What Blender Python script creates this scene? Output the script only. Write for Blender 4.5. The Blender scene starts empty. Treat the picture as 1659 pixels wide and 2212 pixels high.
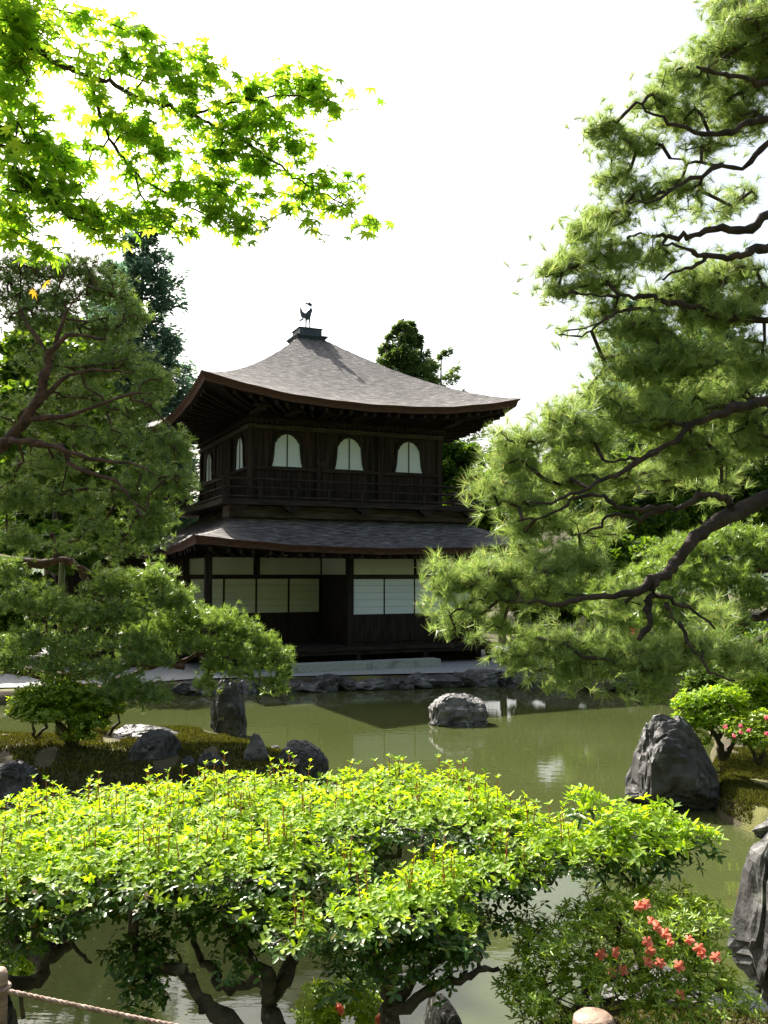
import bpy, math, random
import numpy as np
from math import sin, cos, atan, radians, pi
from mathutils import noise as mnoise, Vector
S = bpy.context.scene
COL = S.collection

# ------------------------------------------------------------------ camera, sky, sun, exposure
F = 2000.0                      # focal length in units of the 1659 x 2212 reading of the photograph
TH = atan(134 / F)              # camera looks up slightly
EYE = 2.66                      # eye height above the pond
cd = bpy.data.cameras.new('camera'); cam = bpy.data.objects.new('camera', cd); COL.objects.link(cam)
cam.location = (0, 0, EYE); cam.rotation_euler = (pi / 2 + TH, 0, 0)
cd.sensor_fit = 'HORIZONTAL'; cd.sensor_width = 36; cd.lens = 36 * F / 1659
cd.clip_start = 0.05; cd.clip_end = 3000
S.camera = cam
SUN_EL, SUN_AZ = radians(45.5), radians(-36.2)          # azimuth from +Y towards +X
w = bpy.data.worlds.new('World'); S.world = w; w.use_nodes = True
nt = w.node_tree; bg = nt.nodes['Background']
sky = nt.nodes.new('ShaderNodeTexSky'); sky.sky_type = 'NISHITA'; sky.sun_disc = False
sky.sun_elevation = SUN_EL; sky.sun_rotation = SUN_AZ
sky.air_density = 1.0; sky.dust_density = 6.0; sky.ozone_density = 1.0
hs = nt.nodes.new('ShaderNodeHueSaturation'); hs.inputs['Saturation'].default_value = .8   # hazy, washed out sky
nt.links.new(sky.outputs[0], hs.inputs['Color']); nt.links.new(hs.outputs[0], bg.inputs[0]); bg.inputs[1].default_value = 0.10
ld = bpy.data.lights.new('sun', 'SUN'); ld.energy = 5.0; ld.angle = radians(0.53); ld.color = (1, .95, .86)
lo = bpy.data.objects.new('sun', ld); COL.objects.link(lo)
sd = Vector((sin(SUN_AZ) * cos(SUN_EL), cos(SUN_AZ) * cos(SUN_EL), sin(SUN_EL)))
lo.rotation_euler = sd.to_track_quat('Z', 'Y').to_euler(); lo.location = sd * 60
S.view_settings.view_transform = 'Standard'; S.view_settings.look = 'None'
S.view_settings.gamma = 1; S.view_settings.exposure = 1.52; S.view_settings.use_curve_mapping = False
S.render.engine = 'CYCLES'
S.cycles.max_bounces = 8; S.cycles.transparent_max_bounces = 8; S.cycles.transmission_bounces = 4

# ------------------------------------------------------------------ helpers
def ray(px, py):
    x = (px - 829.5) / F; u = (1106 - py) / F
    d = np.array([x, cos(TH) - u * sin(TH), sin(TH) + u * cos(TH)]); return d / d[1]
def at(px, py, Y): return np.array([0, 0, EYE]) + ray(px, py) * Y
def on(px, py, z):
    d = ray(px, py); return at(px, py, (z - EYE) / d[2])

def nodes(m):
    m.use_nodes = True; t = m.node_tree
    return t, t.nodes, t.links, t.nodes['Principled BSDF']
def ramp(n, l, src, stops):
    r = n.new('ShaderNodeValToRGB'); e = r.color_ramp.elements
    while len(e) < len(stops): e.new(0.5)
    for k, (p, c) in enumerate(stops): e[k].position = p; e[k].color = (*c, 1)
    l.new(src, r.inputs[0]); return r
def mat(name, c1, c2=None, scale=6, rough=.7, bump=0, bscale=None, stretch=None, detail=6, spec=.5, coords='Object', extra=None, p=(.35, .65)):
    m = bpy.data.materials.new(name); t, n, l, b = nodes(m)
    b.inputs['Roughness'].default_value = rough; b.inputs['Specular IOR Level'].default_value = spec
    tc = n.new('ShaderNodeTexCoord'); mp = n.new('ShaderNodeMapping'); l.new(tc.outputs[coords], mp.inputs[0])
    if stretch: mp.inputs['Scale'].default_value = stretch
    nz = n.new('ShaderNodeTexNoise'); nz.inputs['Scale'].default_value = scale; nz.inputs['Detail'].default_value = detail
    l.new(mp.outputs[0], nz.inputs['Vector'])
    r = ramp(n, l, nz.outputs[0], [(p[0], c1), (p[1], c2 or c1)]); out = r.outputs[0]
    if extra:                                  # patches of a second kind: (colour, scale, lo, hi)
        for (c3, s3, lo3, hi3) in extra:
            n3 = n.new('ShaderNodeTexNoise'); n3.inputs['Scale'].default_value = s3; n3.inputs['Detail'].default_value = 8
            l.new(tc.outputs[coords], n3.inputs['Vector'])
            r3 = ramp(n, l, n3.outputs[0], [(lo3, (0, 0, 0)), (hi3, (1, 1, 1))])
            mx = n.new('ShaderNodeMixRGB'); l.new(r3.outputs[0], mx.inputs[0]); l.new(out, mx.inputs[1]); mx.inputs[2].default_value = (*c3, 1)
            out = mx.outputs[0]
    l.new(out, b.inputs['Base Color'])
    if bump:
        bp = n.new('ShaderNodeBump'); bp.inputs['Strength'].default_value = bump; bp.inputs['Distance'].default_value = .03
        if bscale:
            nb = n.new('ShaderNodeTexNoise'); nb.inputs['Scale'].default_value = bscale; nb.inputs['Detail'].default_value = 8
            l.new(mp.outputs[0], nb.inputs['Vector']); l.new(nb.outputs[0], bp.inputs['Height'])
        else: l.new(nz.outputs[0], bp.inputs['Height'])
        l.new(bp.outputs[0], b.inputs['Normal'])
    return m
def leafmat(name, stops, rough=.45, trans=.45, tcol=None, spec=.4):
    """thin leaf: per-leaf natural colour variation, light passes through"""
    m = bpy.data.materials.new(name); t, n, l, b = nodes(m)
    g = n.new('ShaderNodeNewGeometry')
    r = ramp(n, l, g.outputs['Random Per Island'], stops)
    b.inputs['Roughness'].default_value = rough; b.inputs['Specular IOR Level'].default_value = spec
    l.new(r.outputs[0], b.inputs['Base Color'])
    tr = n.new('ShaderNodeBsdfTranslucent'); mx = n.new('ShaderNodeMixShader'); mx.inputs[0].default_value = trans
    mc = n.new('ShaderNodeMixRGB'); mc.blend_type = 'MULTIPLY'; mc.inputs[0].default_value = 1
    mc.inputs[2].default_value = (*(tcol or (1.5, 1.35, .6)), 1); l.new(r.outputs[0], mc.inputs[1]); l.new(mc.outputs[0], tr.inputs[0])
    l.new(b.outputs[0], mx.inputs[1]); l.new(tr.outputs[0], mx.inputs[2])
    l.new(mx.outputs[0], n['Material Output'].inputs[0]); return m

class MB:
    def __init__(s): s.v = []; s.f = []; s.k = 0; s.uv = []
    def add(s, v, f):
        v = np.asarray(v, float).reshape(-1, 3)
        for q in f: s.f.append([i + s.k for i in q])
        s.v.append(v); s.k += len(v)
    def box(s, x0, x1, y0, y1, z0, z1):
        v = [(x, y, z) for z in (z0, z1) for y in (y0, y1) for x in (x0, x1)]
        s.add(v, [(0, 2, 3, 1), (4, 5, 7, 6), (0, 1, 5, 4), (2, 6, 7, 3), (0, 4, 6, 2), (1, 3, 7, 5)])
    def prism(s, pts, axis, a, b):                        # pts 2-D outline, extruded along an axis
        n = len(pts); V = []
        for c in (a, b):
            for p, q in pts: V.append((p, c, q) if axis == 'y' else ((c, p, q) if axis == 'x' else (p, q, c)))
        F_ = [tuple(range(n))[::-1], tuple(range(n, 2 * n))] + [(i, (i + 1) % n, n + (i + 1) % n, n + i) for i in range(n)]
        s.add(V, F_)
    def tube(s, P, R, sides=6, cap=True):
        P = np.asarray(P, float); n = len(P); R = np.broadcast_to(np.asarray(R, float), (n,))
        T = np.gradient(P, axis=0); T /= np.linalg.norm(T, axis=1)[:, None] + 1e-9
        a = np.array([0, 0, 1.]) if abs(T[0][2]) < .9 else np.array([1., 0, 0])
        U = np.cross(T, a); U /= np.linalg.norm(U, axis=1)[:, None] + 1e-9; W = np.cross(T, U)
        an = np.arange(sides) * 2 * pi / sides
        V = P[:, None] + R[:, None, None] * (np.cos(an)[None, :, None] * U[:, None] + np.sin(an)[None, :, None] * W[:, None])
        f = [(i * sides + j, i * sides + (j + 1) % sides, (i + 1) * sides + (j + 1) % sides, (i + 1) * sides + j) for i in range(n - 1) for j in range(sides)]
        if cap: f += [tuple(range(sides))[::-1], tuple(range((n - 1) * sides, n * sides))]
        s.add(V.reshape(-1, 3), f)
    def verts(s): return np.concatenate(s.v) if s.v else np.zeros((0, 3))
def link(name, me, m, parent=None, loc=None):
    o = bpy.data.objects.new(name, me); COL.objects.link(o)
    if m: me.materials.append(m)
    if parent: o.parent = parent
    if loc is not None: o.location = loc
    return o
def obj(name, mb, m, parent=None, smooth=False, loc=None):
    """verts are in parent space; for a top-level object `loc` is its base, subtracted from world verts"""
    v = mb.verts()
    if loc is not None: v = v - np.asarray(loc)
    me = bpy.data.meshes.new(name); me.from_pydata(v.tolist(), [], mb.f)
    if smooth: me.polygons.foreach_set('use_smooth', [True] * len(me.polygons))
    me.update(); return link(name, me, m, parent, loc)
def fastmesh(name, V, n_per, m, parent=None, loc=None):
    """V (k*n_per,3): k separate n_per-gons"""
    V = np.asarray(V, np.float32).reshape(-1, 3); k = len(V) // n_per
    return idxmesh(name, V, np.arange(len(V), dtype=np.int32).reshape(k, n_per), m, parent, loc)
def idxmesh(name, V, I, m, parent=None, loc=None, smooth=False):
    V = np.asarray(V, np.float32); I = np.asarray(I, np.int32)
    if loc is not None: V = V - np.asarray(loc, np.float32)
    me = bpy.data.meshes.new(name)
    me.vertices.add(len(V)); me.vertices.foreach_set('co', V.ravel())
    me.loops.add(I.size); me.loops.foreach_set('vertex_index', I.ravel())
    me.polygons.add(len(I)); me.polygons.foreach_set('loop_start', np.arange(len(I), dtype=np.int32) * I.shape[1])
    if smooth: me.polygons.foreach_set('use_smooth', np.ones(len(I), bool))
    me.update(calc_edges=True); return link(name, me, m, parent, loc)
def tag(o, label=None, cat=None, group=None, kind=None):
    if label: o['label'] = label
    if cat: o['category'] = cat
    if group: o['group'] = group
    if kind: o['kind'] = kind
    return o
def thing(name, label, cat, loc, rz=0, group=None):
    o = bpy.data.objects.new(name, None); COL.objects.link(o); o.location = loc; o.rotation_euler = (0, 0, rz)
    o.empty_display_size = .2; return tag(o, label, cat, group)
def unit(v): return v / (np.linalg.norm(v, axis=-1, keepdims=True) + 1e-9)

# ------------------------------------------------------------------ foliage makers
def needles(rng, C, D, per, ln, wd, spread=.75, shoot=.05):
    n = len(C); C = np.repeat(C, per, 0); D = np.repeat(unit(D), per, 0); k = n * per
    R = unit(rng.normal(size=(k, 3))); d = unit(D * 1.0 + R * spread * rng.uniform(.6, 1.5, (k, 1)))
    b = C + D * rng.uniform(-.6, .4, (k, 1)) * shoot
    s = unit(np.cross(d, unit(rng.normal(size=(k, 3))))) * wd * .5
    L = ln * rng.uniform(.7, 1.15, (k, 1))
    return np.stack([b - s, b + s, b + d * L + s * .25], 1).reshape(-1, 3)
LI = np.array([[0, 1, 2, 3], [0, 3, 4, 5]])
def leaves(rng, B, D, N, ln, wd, fold=.22, curl=.18, wide=.5):
    """two-quad leaf, base B, axis D, face normal N"""
    D = unit(D); X = unit(np.cross(D, N)); Z = np.cross(X, D); k = len(B)
    L = (ln * rng.uniform(.7, 1.15, (k, 1))); W = L * wd / ln * .5
    def P(t, s): return B + D * L * t + X * W * s + Z * (abs(s) * W * fold - L * curl * t * t)
    V = np.stack([P(0, 0), P(wide * .62, -.85), P(min(wide + .22, .8), -.8), P(1, 0), P(min(wide + .22, .8), .8), P(wide * .62, .85)], 1).reshape(-1, 3)
    I = (np.arange(k)[:, None, None] * 6 + LI[None]).reshape(-1, 4); return V, I
def padpts(rng, pads, dens, depth=.8, flat=.55, power=.45):
    """pads (px,py,Y,rx,ry[,depth m[,density]]) -> points and outward directions"""
    C, D = [], []
    for p in pads:
        px, py, Y, rx, ry = p[:5]; c = at(px, py, Y); a = rx * Y / F; b = ry * Y / F
        dy = p[5] if len(p) > 5 and p[5] else a * depth; dn = p[6] if len(p) > 6 else 1
        n = max(3, int(rx * ry * dens * dn)); u = unit(rng.normal(size=(n, 3)))
        u[:, 2] = np.where(u[:, 2] < 0, u[:, 2] * flat, u[:, 2])
        r = rng.uniform(0, 1, (n, 1)) ** power * rng.uniform(.85, 1.12, (n, 1))
        q = u * r * np.array([a, dy, b]); C.append(c + q); D.append(unit(q / np.array([a, dy, b]) ** 1.0 * np.array([1, 1, .6]) + 1e-6))
    return np.concatenate(C), np.concatenate(D)
def polyline(pts, step, rng=None, wob=0):
    P = np.array(pts, float)
    if len(P) > 2:
        E_ = np.concatenate([[2 * P[0] - P[1]], P, [2 * P[-1] - P[-2]]]); S_ = []
        for i in range(1, len(E_) - 2):
            for t in (0, .25, .5, .75):
                a, b, c, d = E_[i - 1:i + 3]; S_.append(.5 * (2 * b + (c - a) * t + (2 * a - 5 * b + 4 * c - d) * t * t + (3 * b - a - 3 * c + d) * t ** 3))
        P = np.array(S_ + [P[-1]])
    out = [P[0]]
    for a, b in zip(P[:-1], P[1:]):
        k = max(1, int(np.linalg.norm(b - a) / step))
        for i in range(1, k + 1):
            q = a + (b - a) * i / k
            if rng is not None and wob: q = q + rng.normal(size=3) * wob
            out.append(q)
    return np.array(out)
def grow(rng, limbs, A, step, rtip, rmax, expo=.5, sides=5, wob=.15, big=9):
    """limbs: list of (points (n,3), r0, r1); twigs reach every attractor in A from the nearest branch."""
    mb = MB(); N = sum(len(l[0]) for l in limbs)
    cap = N + len(A) * 14 + 10; pos = np.zeros((cap, 3)); par = -np.ones(cap, int); k = 0
    for P, r0, r1 in limbs:
        n = len(P); R = np.linspace(r0, r1, n) * (1 + .12 * rng.normal(size=n)); R[0] = r0
        mb.tube(P, np.abs(R), big)
        pos[k:k + n] = P; k += n
    K0 = k
    d0 = np.array([np.min(np.sum((pos[:K0] - a) ** 2, 1)) for a in A]) if len(A) else np.array([])
    for i in np.argsort(d0):
        a = A[i]; dd = np.sum((pos[:k] - a) ** 2, 1); j = int(np.argmin(dd)); L = math.sqrt(dd[j])
        if L < 1e-3: continue
        m = max(1, min(12, int(L / step))); b = pos[j]; bow = rng.normal(size=3) * L * wob
        for q in range(1, m + 1):
            t = q / m; pos[k] = b + (a - b) * t + bow * t * (1 - t) * 2 + (rng.normal(size=3) * step * .12 if q < m else 0)
            par[k] = j if q == 1 else k - 1; k += 1
    cnt = np.ones(k); ch = {}
    for i in range(k - 1, K0 - 1, -1):
        p = par[i]
        if p >= K0: cnt[p] += cnt[i]
        ch.setdefault(p, []).append(i)
    R = np.minimum(rtip * cnt ** expo, rmax)
    stack = [(j, i) for j in range(K0) for i in ch.get(j, [])]
    while stack:
        s, i = stack.pop(); path = [s, i]
        while i in ch:
            c = sorted(ch[i], key=lambda q: -cnt[q]); stack += [(i, q) for q in c[1:]]; i = c[0]; path.append(i)
        r = R[path]; r[0] = r[1]
        mb.tube(pos[path], r, sides if r[0] > rtip * 4 else 3, cap=False)
    return mb
def limbs_px(rng, L, step=.12, wob=.012):
    out = []
    for pts, r0, r1 in L:
        P = polyline([at(*p) for p in pts], step, rng, wob); out.append((P, r0, r1))
    return out

# ------------------------------------------------------------------ materials
M = {}
M['wood'] = mat('dark_wood', (.010, .007, .006), (.034, .023, .018), 3, .65, .25, 14, (9, 9, .7), spec=.15)
M['wood_h'] = mat('dark_beam_wood', (.012, .008, .007), (.045, .032, .026), 3, .65, .25, 14, (.7, 9, 9), spec=.15)
M['boards'] = mat('weathered_boards', (.008, .0055, .0045), (.048, .029, .021), 2.2, .7, .3, 10, (7, 7, .35), spec=.15, extra=[((.10, .085, .07), 1.7, .66, .8)])
M['paper_shade'] = mat('shaded_shoji_paper', (.47, .48, .40), (.54, .55, .47), 2, .85, 0, None, (.3, .3, 3))  # dimmer, greener paper: shade of the recessed bay put into the colour
M['beam_old'] = mat('weathered_beam', (.028, .020, .015), (.085, .066, .05), 3, .7, .25, 14, (.7, 9, 9), spec=.2)
M['paper'] = mat('shoji_paper', (.62, .67, .69), (.68, .73, .75), 2, .8, 0, None, (.3, .3, 3))  # cooler white: the skylight tint is put into the colour
M['plaster'] = mat('white_plaster', (.46, .46, .39), (.54, .53, .47), 1.5, .9, .05)
M['eave'] = mat('eave_bark_edge', (.05, .020, .013), (.105, .044, .028), 5, .75, .3, 30, (1, 1, 14))
M['copper'] = mat('bronze_cap', (.022, .035, .048), (.05, .07, .085), 6, .5, .1)
M['stone'] = mat('granite_step', (.26, .28, .25), (.40, .42, .37), 25, .85, .2, 60, extra=[((.16, .18, .13), 2.5, .55, .75)])
M['sand'] = mat('pale_gravel', (.27, .275, .26), (.37, .37, .345), 60, .95, .3, 140)
M['rock'] = mat('dark_rock', (.014, .013, .013), (.068, .064, .061), 4, .62, 1.0, 9, detail=10, extra=[((.19, .19, .17), 6, .60, .70), ((.07, .085, .03), 2.3, .62, .74)])
M['rock2'] = mat('grey_lichen_rock', (.03, .028, .026), (.145, .138, .128), 5, .65, 1.0, 11, detail=10, extra=[((.27, .27, .24), 7, .60, .70), ((.06, .06, .03), 2.5, .60, .72)])
M['bark'] = mat('pine_bark', (.014, .009, .007), (.062, .038, .028), 9, .85, 1.0, 24, (1, 1, .6), detail=8)
M['bark_red'] = mat('red_pine_bark', (.035, .017, .012), (.13, .062, .044), 8, .85, 1.0, 22, detail=8)
M['bark_grey'] = mat('shrub_bark', (.022, .017, .013), (.10, .08, .06), 14, .85, .9, 30, detail=8, extra=[((.17, .18, .14), 9, .63, .72)])
M['twig_red'] = mat('young_red_stem', (.30, .06, .025), (.36, .11, .04), 5, .6)
M['soil'] = mat('mossy_ground', (.035, .026, .013), (.07, .062, .02), 2.2, .95, .6, 45, detail=10, extra=[((.11, .11, .024), 1.3, .52, .62), ((.065, .05, .03), 1.1, .66, .74)])
M['woods'] = mat('wooded_slope', (.012, .025, .008), (.05, .085, .022), 1.2, .95, .8, 3, detail=10)
M['post'] = mat('weathered_post', (.16, .10, .065), (.34, .24, .17), 7, .6, .3, 20, (2, 2, 12))
M['rope'] = mat('palm_rope', (.20, .13, .10), (.40, .30, .24), 40, .9, .5)
M['bamboo'] = mat('old_bamboo', (.10, .11, .035), (.20, .19, .07), 4, .5, .1, None, (3, 3, .6))
PINE = [(0, (.15, .23, .07)), (.5, (.25, .36, .12)), (.9, (.36, .47, .18)), (1, (.42, .34, .17))]
M['needle_r'] = leafmat('pine_needles', PINE, .38, .52, (1.35, 1.3, .8), .45)
M['needle_m'] = leafmat('pine_needles_mid', [(0, (.13, .21, .045)), (.6, (.22, .33, .07)), (1, (.32, .42, .10))], .28, .45, (1.35, 1.35, .7), .8)
M['needle_l'] = leafmat('pine_needles_deep', [(0, (.12, .20, .055)), (.7, (.22, .34, .085)), (1, (.33, .43, .12))], .28, .40, (1.35, 1.3, .65), .8)
M['needle_y'] = leafmat('pine_needles_young', [(0, (.16, .24, .035)), (.6, (.27, .37, .05)), (1, (.36, .45, .08))], .35, .4, (1.4, 1.3, .55), .5)
M['maple'] = leafmat('maple_leaves', [(0, (.12, .27, .03)), (.4, (.20, .38, .045)), (.8, (.30, .47, .06)), (1, (.38, .50, .08))], .45, .58, (1.7, 1.55, .6), .3)
M['maple_tip'] = leafmat('red_tipped_leaf', [(0, (.30, .36, .04)), (.5, (.40, .30, .04)), (1, (.42, .14, .05))], .45, .5, (1.5, 1.3, .6), .3)
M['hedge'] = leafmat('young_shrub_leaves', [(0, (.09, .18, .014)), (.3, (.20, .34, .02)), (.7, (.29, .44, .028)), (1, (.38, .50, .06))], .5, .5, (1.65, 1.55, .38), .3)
M['hedge_old_shade'] = leafmat('old_and_shaded_leaves', [(0, (.025, .065, .010)), (.6, (.05, .115, .016)), (.93, (.09, .17, .025)), (1, (.20, .15, .04))], .38, .35, (1.5, 1.4, .5), .5)  # older leaves; the dark tone also stands in for shade on the hedge front
M['azalea'] = leafmat('azalea_leaves', [(0, (.12, .22, .02)), (.5, (.23, .36, .03)), (1, (.34, .46, .06))], .4, .5, (1.6, 1.4, .5), .5)
M['flower'] = leafmat('coral_petals', [(0, (.60, .11, .075)), (.6, (.68, .20, .14)), (1, (.80, .38, .30))], .5, .45, (1.25, 1.1, 1.0), .2)
M['flower_p'] = leafmat('pink_petals', [(0, (.62, .07, .13)), (1, (.78, .24, .30))], .5, .4, (1.2, 1.0, 1.0), .2)
M['leaf_far'] = leafmat('broad_tree_leaves', [(0, (.035, .09, .015)), (.6, (.08, .17, .02)), (1, (.18, .28, .03))], .5, .42, (1.6, 1.4, .5), .3)
M['leaf_cedar'] = leafmat('cedar_sprays', [(0, (.06, .11, .085)), (.7, (.11, .19, .13)), (1, (.17, .26, .14))], .5, .5, (1.2, 1.3, 1.0), .3)
M['leaf_fir'] = leafmat('fir_sprays', [(0, (.07, .13, .045)), (.7, (.13, .21, .06)), (1, (.28, .33, .10))], .5, .4, (1.3, 1.25, .7), .3)
M['moss'] = leafmat('moss_fronds', [(0, (.045, .030, .012)), (.35, (.05, .052, .013)), (.8, (.085, .105, .018)), (1, (.16, .18, .028))], .8, .3, (1.3, 1.2, .5), .1)
M['fern'] = leafmat('fern_frond', [(0, (.20, .30, .08)), (1, (.30, .38, .14))], .4, .4, (1.4, 1.3, .6), .4)

# roof shingles: thin bark courses, laid by UV (x along the eave, y down the slope, metres)
def roofmat():
    m = bpy.data.materials.new('bark_shingles'); t, n, l, b = nodes(m)
    tc = n.new('ShaderNodeTexCoord'); outs = []
    for sc, s in (((3.2, 24, 1), 1.0), ((.5, .8, 1), 1.0), ((14, 60, 1), 1.0)):
        mp = n.new('ShaderNodeMapping'); mp.inputs['Scale'].default_value = sc; l.new(tc.outputs['UV'], mp.inputs[0])
        nz = n.new('ShaderNodeTexNoise'); nz.inputs['Scale'].default_value = s; nz.inputs['Detail'].default_value = 5; nz.inputs['Roughness'].default_value = .65
        l.new(mp.outputs[0], nz.inputs['Vector']); outs.append(nz.outputs[0])
    r = ramp(n, l, outs[0], [(.33, (.035, .028, .026)), (.50, (.112, .104, .099)), (.64, (.33, .315, .30))])
    r2 = ramp(n, l, outs[1], [(.3, (.62, .60, .60)), (.7, (1.15, 1.12, 1.08))])
    r3 = ramp(n, l, outs[2], [(.3, (.6, .6, .6)), (.7, (1.3, 1.3, 1.3))])
    mx = n.new('ShaderNodeMixRGB'); mx.blend_type = 'MULTIPLY'; mx.inputs[0].default_value = 1; l.new(r.outputs[0], mx.inputs[1]); l.new(r2.outputs[0], mx.inputs[2])
    m2 = n.new('ShaderNodeMixRGB'); m2.blend_type = 'MULTIPLY'; m2.inputs[0].default_value = 1; l.new(mx.outputs[0], m2.inputs[1]); l.new(r3.outputs[0], m2.inputs[2])
    l.new(m2.outputs[0], b.inputs['Base Color']); b.inputs['Roughness'].default_value = .8; b.inputs['Specular IOR Level'].default_value = .3
    bp = n.new('ShaderNodeBump'); bp.inputs['Strength'].default_value = .8; bp.inputs['Distance'].default_value = .04
    l.new(outs[0], bp.inputs['Height']); l.new(bp.outputs[0], b.inputs['Normal']); return m
M['roof'] = roofmat()
def watermat():
    m = bpy.data.materials.new('pond_water'); t, n, l, b = nodes(m)
    tc = n.new('ShaderNodeTexCoord')
    nz = n.new('ShaderNodeTexNoise'); nz.inputs['Scale'].default_value = .35; nz.inputs['Detail'].default_value = 3; l.new(tc.outputs['Object'], nz.inputs['Vector'])
    r = ramp(n, l, nz.outputs[0], [(.3, (.042, .052, .016)), (.7, (.054, .064, .022))]); l.new(r.outputs[0], b.inputs['Base Color'])
    b.inputs['Roughness'].default_value = .015; b.inputs['IOR'].default_value = 1.33; b.inputs['Specular IOR Level'].default_value = .5
    mp = n.new('ShaderNodeMapping'); mp.inputs['Scale'].default_value = (1, 2.6, 1); l.new(tc.outputs['Object'], mp.inputs[0])
    n2 = n.new('ShaderNodeTexNoise'); n2.inputs['Scale'].default_value = 2.6; n2.inputs['Detail'].default_value = 4; l.new(mp.outputs[0], n2.inputs['Vector'])
    bp = n.new('ShaderNodeBump'); bp.inputs['Strength'].default_value = .05; bp.inputs['Distance'].default_value = .03
    l.new(n2.outputs[0], bp.inputs['Height']); l.new(bp.outputs[0], b.inputs['Normal']); return m
M['water'] = watermat()

# ------------------------------------------------------------------ ground and water
def sdist(X, Y, poly):
    """signed distance to polygon, positive inside"""
    P = np.array(poly, float); d = np.full(X.shape, 1e9); ins = np.zeros(X.shape, bool)
    for a, b in zip(P, np.roll(P, -1, 0)):
        e = b - a; t = np.clip(((X - a[0]) * e[0] + (Y - a[1]) * e[1]) / (e @ e), 0, 1)
        d = np.minimum(d, np.hypot(X - a[0] - t * e[0], Y - a[1] - t * e[1]))
        c = ((a[1] > Y) != (b[1] > Y)); ins ^= c & (X < (b[0] - a[0]) * (Y - a[1]) / (b[1] - a[1] + 1e-12) + a[0])
    return np.where(ins, d, -d)
def sst(a, b, x): t = np.clip((x - a) / (b - a), 0, 1); return t * t * (3 - 2 * t)
FAR = [(-900, 17.5), (-14, 17.8), (-6, 19.3), (-4.7, 20.2), (-4.2, 20.8), (0, 21.85), (2.5, 22.35), (4.2, 22.0), (6.0, 20.6), (5.8, 17), (4.6, 13.6), (3.95, 11.8), (3.55, 10.4), (3.75, 9.45), (6, 9.0), (14, 8.5), (900, 8.5), (900, 1500), (-900, 1500)]
NEAR = [(-900, 3.4), (-6, 3.4), (-1, 3.4), (.12, 3.45), (.32, 3.92), (1, 4.05), (2.2, 4.15), (2.7, 4.6), (4, 5), (14, 5.4), (900, 5.4), (900, -900), (-900, -900)]
ISL = [(-10, 12.2), (-6, 11.6), (-4.2, 11.2), (-2.4, 11.15), (-1.1, 11.5), (-.85, 12.2), (-1.6, 13.5), (-2.6, 14.7), (-3.6, 14.7), (-5.2, 14.2), (-10, 14.9)]
def height(X, Y):
    nz = np.sin(X * 1.7 + 1.3) * np.cos(Y * 1.3) * .5 + np.sin(X * 4.1 + Y * 2.7) * .25 + np.sin(Y * 6.3 - X * 3.1) * .15
    h = np.full(X.shape, -.55)
    for poly, H, k in ((FAR, .25, 0), (NEAR, .90, 1), (ISL, .26, 2)):
        d = sdist(X, Y, poly) + nz * (.12 if k != 1 else .05)
        top = H + nz * (.05 if k else .015)
        if k == 0:
            top = top + sst(4, 9, X) * .35 * sst(0, 2, d) + sst(6, 40, d) * .5 * (X > 3)
        if k == 1: top = top + .15 * sst(3.4, .5, Y)
        if k == 2: top = top + .16 * sst(.2, 1.2, d)
        h = np.maximum(h, -.55 + (top + .55) * sst(-.18, .22 if k == 1 else .3, d))
    return h
def hz(x, y): return float(height(np.array([x]), np.array([y]))[0])
gx = np.concatenate([[-900, -400, -200, -100, -60, -40], np.arange(-26, -3, .25), np.arange(-3, 4.5, .06), np.arange(4.5, 7, .1), np.arange(7, 26, .25), [40, 60, 100, 200, 400, 900]])
gy = np.concatenate([[-600, -200, -60, -20], np.arange(-6, 2.5, .3), np.arange(2.5, 5.6, .05), np.arange(5.6, 25, .14), np.arange(25, 45, .5), [60, 80, 120, 200, 400, 800, 1500]])
GX, GY = np.meshgrid(gx, gy); GZ = height(GX, GY)
I = np.arange(GX.size).reshape(GX.shape)
Q = np.stack([I[:-1, :-1], I[:-1, 1:], I[1:, 1:], I[1:, :-1]], -1).reshape(-1, 4)
tag(idxmesh('ground', np.stack([GX, GY, GZ], -1).reshape(-1, 3), Q, M['soil'], smooth=True), kind='structure')
# wooded slopes ringing the garden: low in front, unseen rear raised to block skylight
nth, nr = 240, 40; th = np.linspace(0, 2 * pi, nth, endpoint=False); back = sst(-.30, .45, -np.sin(th)) ; r0 = 72 - 58 * back; hh = 3.2 + 22 * back
tt = np.linspace(0, 1, nr); rr = r0[:, None] + (tt ** 1.2)[None] * 70; zz = hh[:, None] * sst(0, .45, tt)[None]
hx, hy = rr * np.cos(th)[:, None], rr * np.sin(th)[:, None]
zz = zz + (np.sin(hx * .9) * np.sin(hy * .8 + 1) + .6 * np.sin(hx * 2.1 + hy) * np.sin(hy * 1.9)) * .8 * sst(0, .1, tt)[None] - .1
J = np.arange(nth * nr).reshape(nth, nr); Jn = np.roll(J, -1, 0)
Q = np.stack([J[:, :-1], J[:, 1:], Jn[:, 1:], Jn[:, :-1]], -1).reshape(-1, 4)
tag(idxmesh('wooded_hills', np.stack([hx, hy, zz], -1).reshape(-1, 3), Q, M['woods'], smooth=True), kind='structure')
mb = MB(); mb.add([(-60, 2.6, 0), (60, 2.6, 0), (60, 26, 0), (-60, 26, 0)], [(0, 1, 2, 3)])
tag(obj('pond_water', mb, M['water']), kind='structure')

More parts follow.
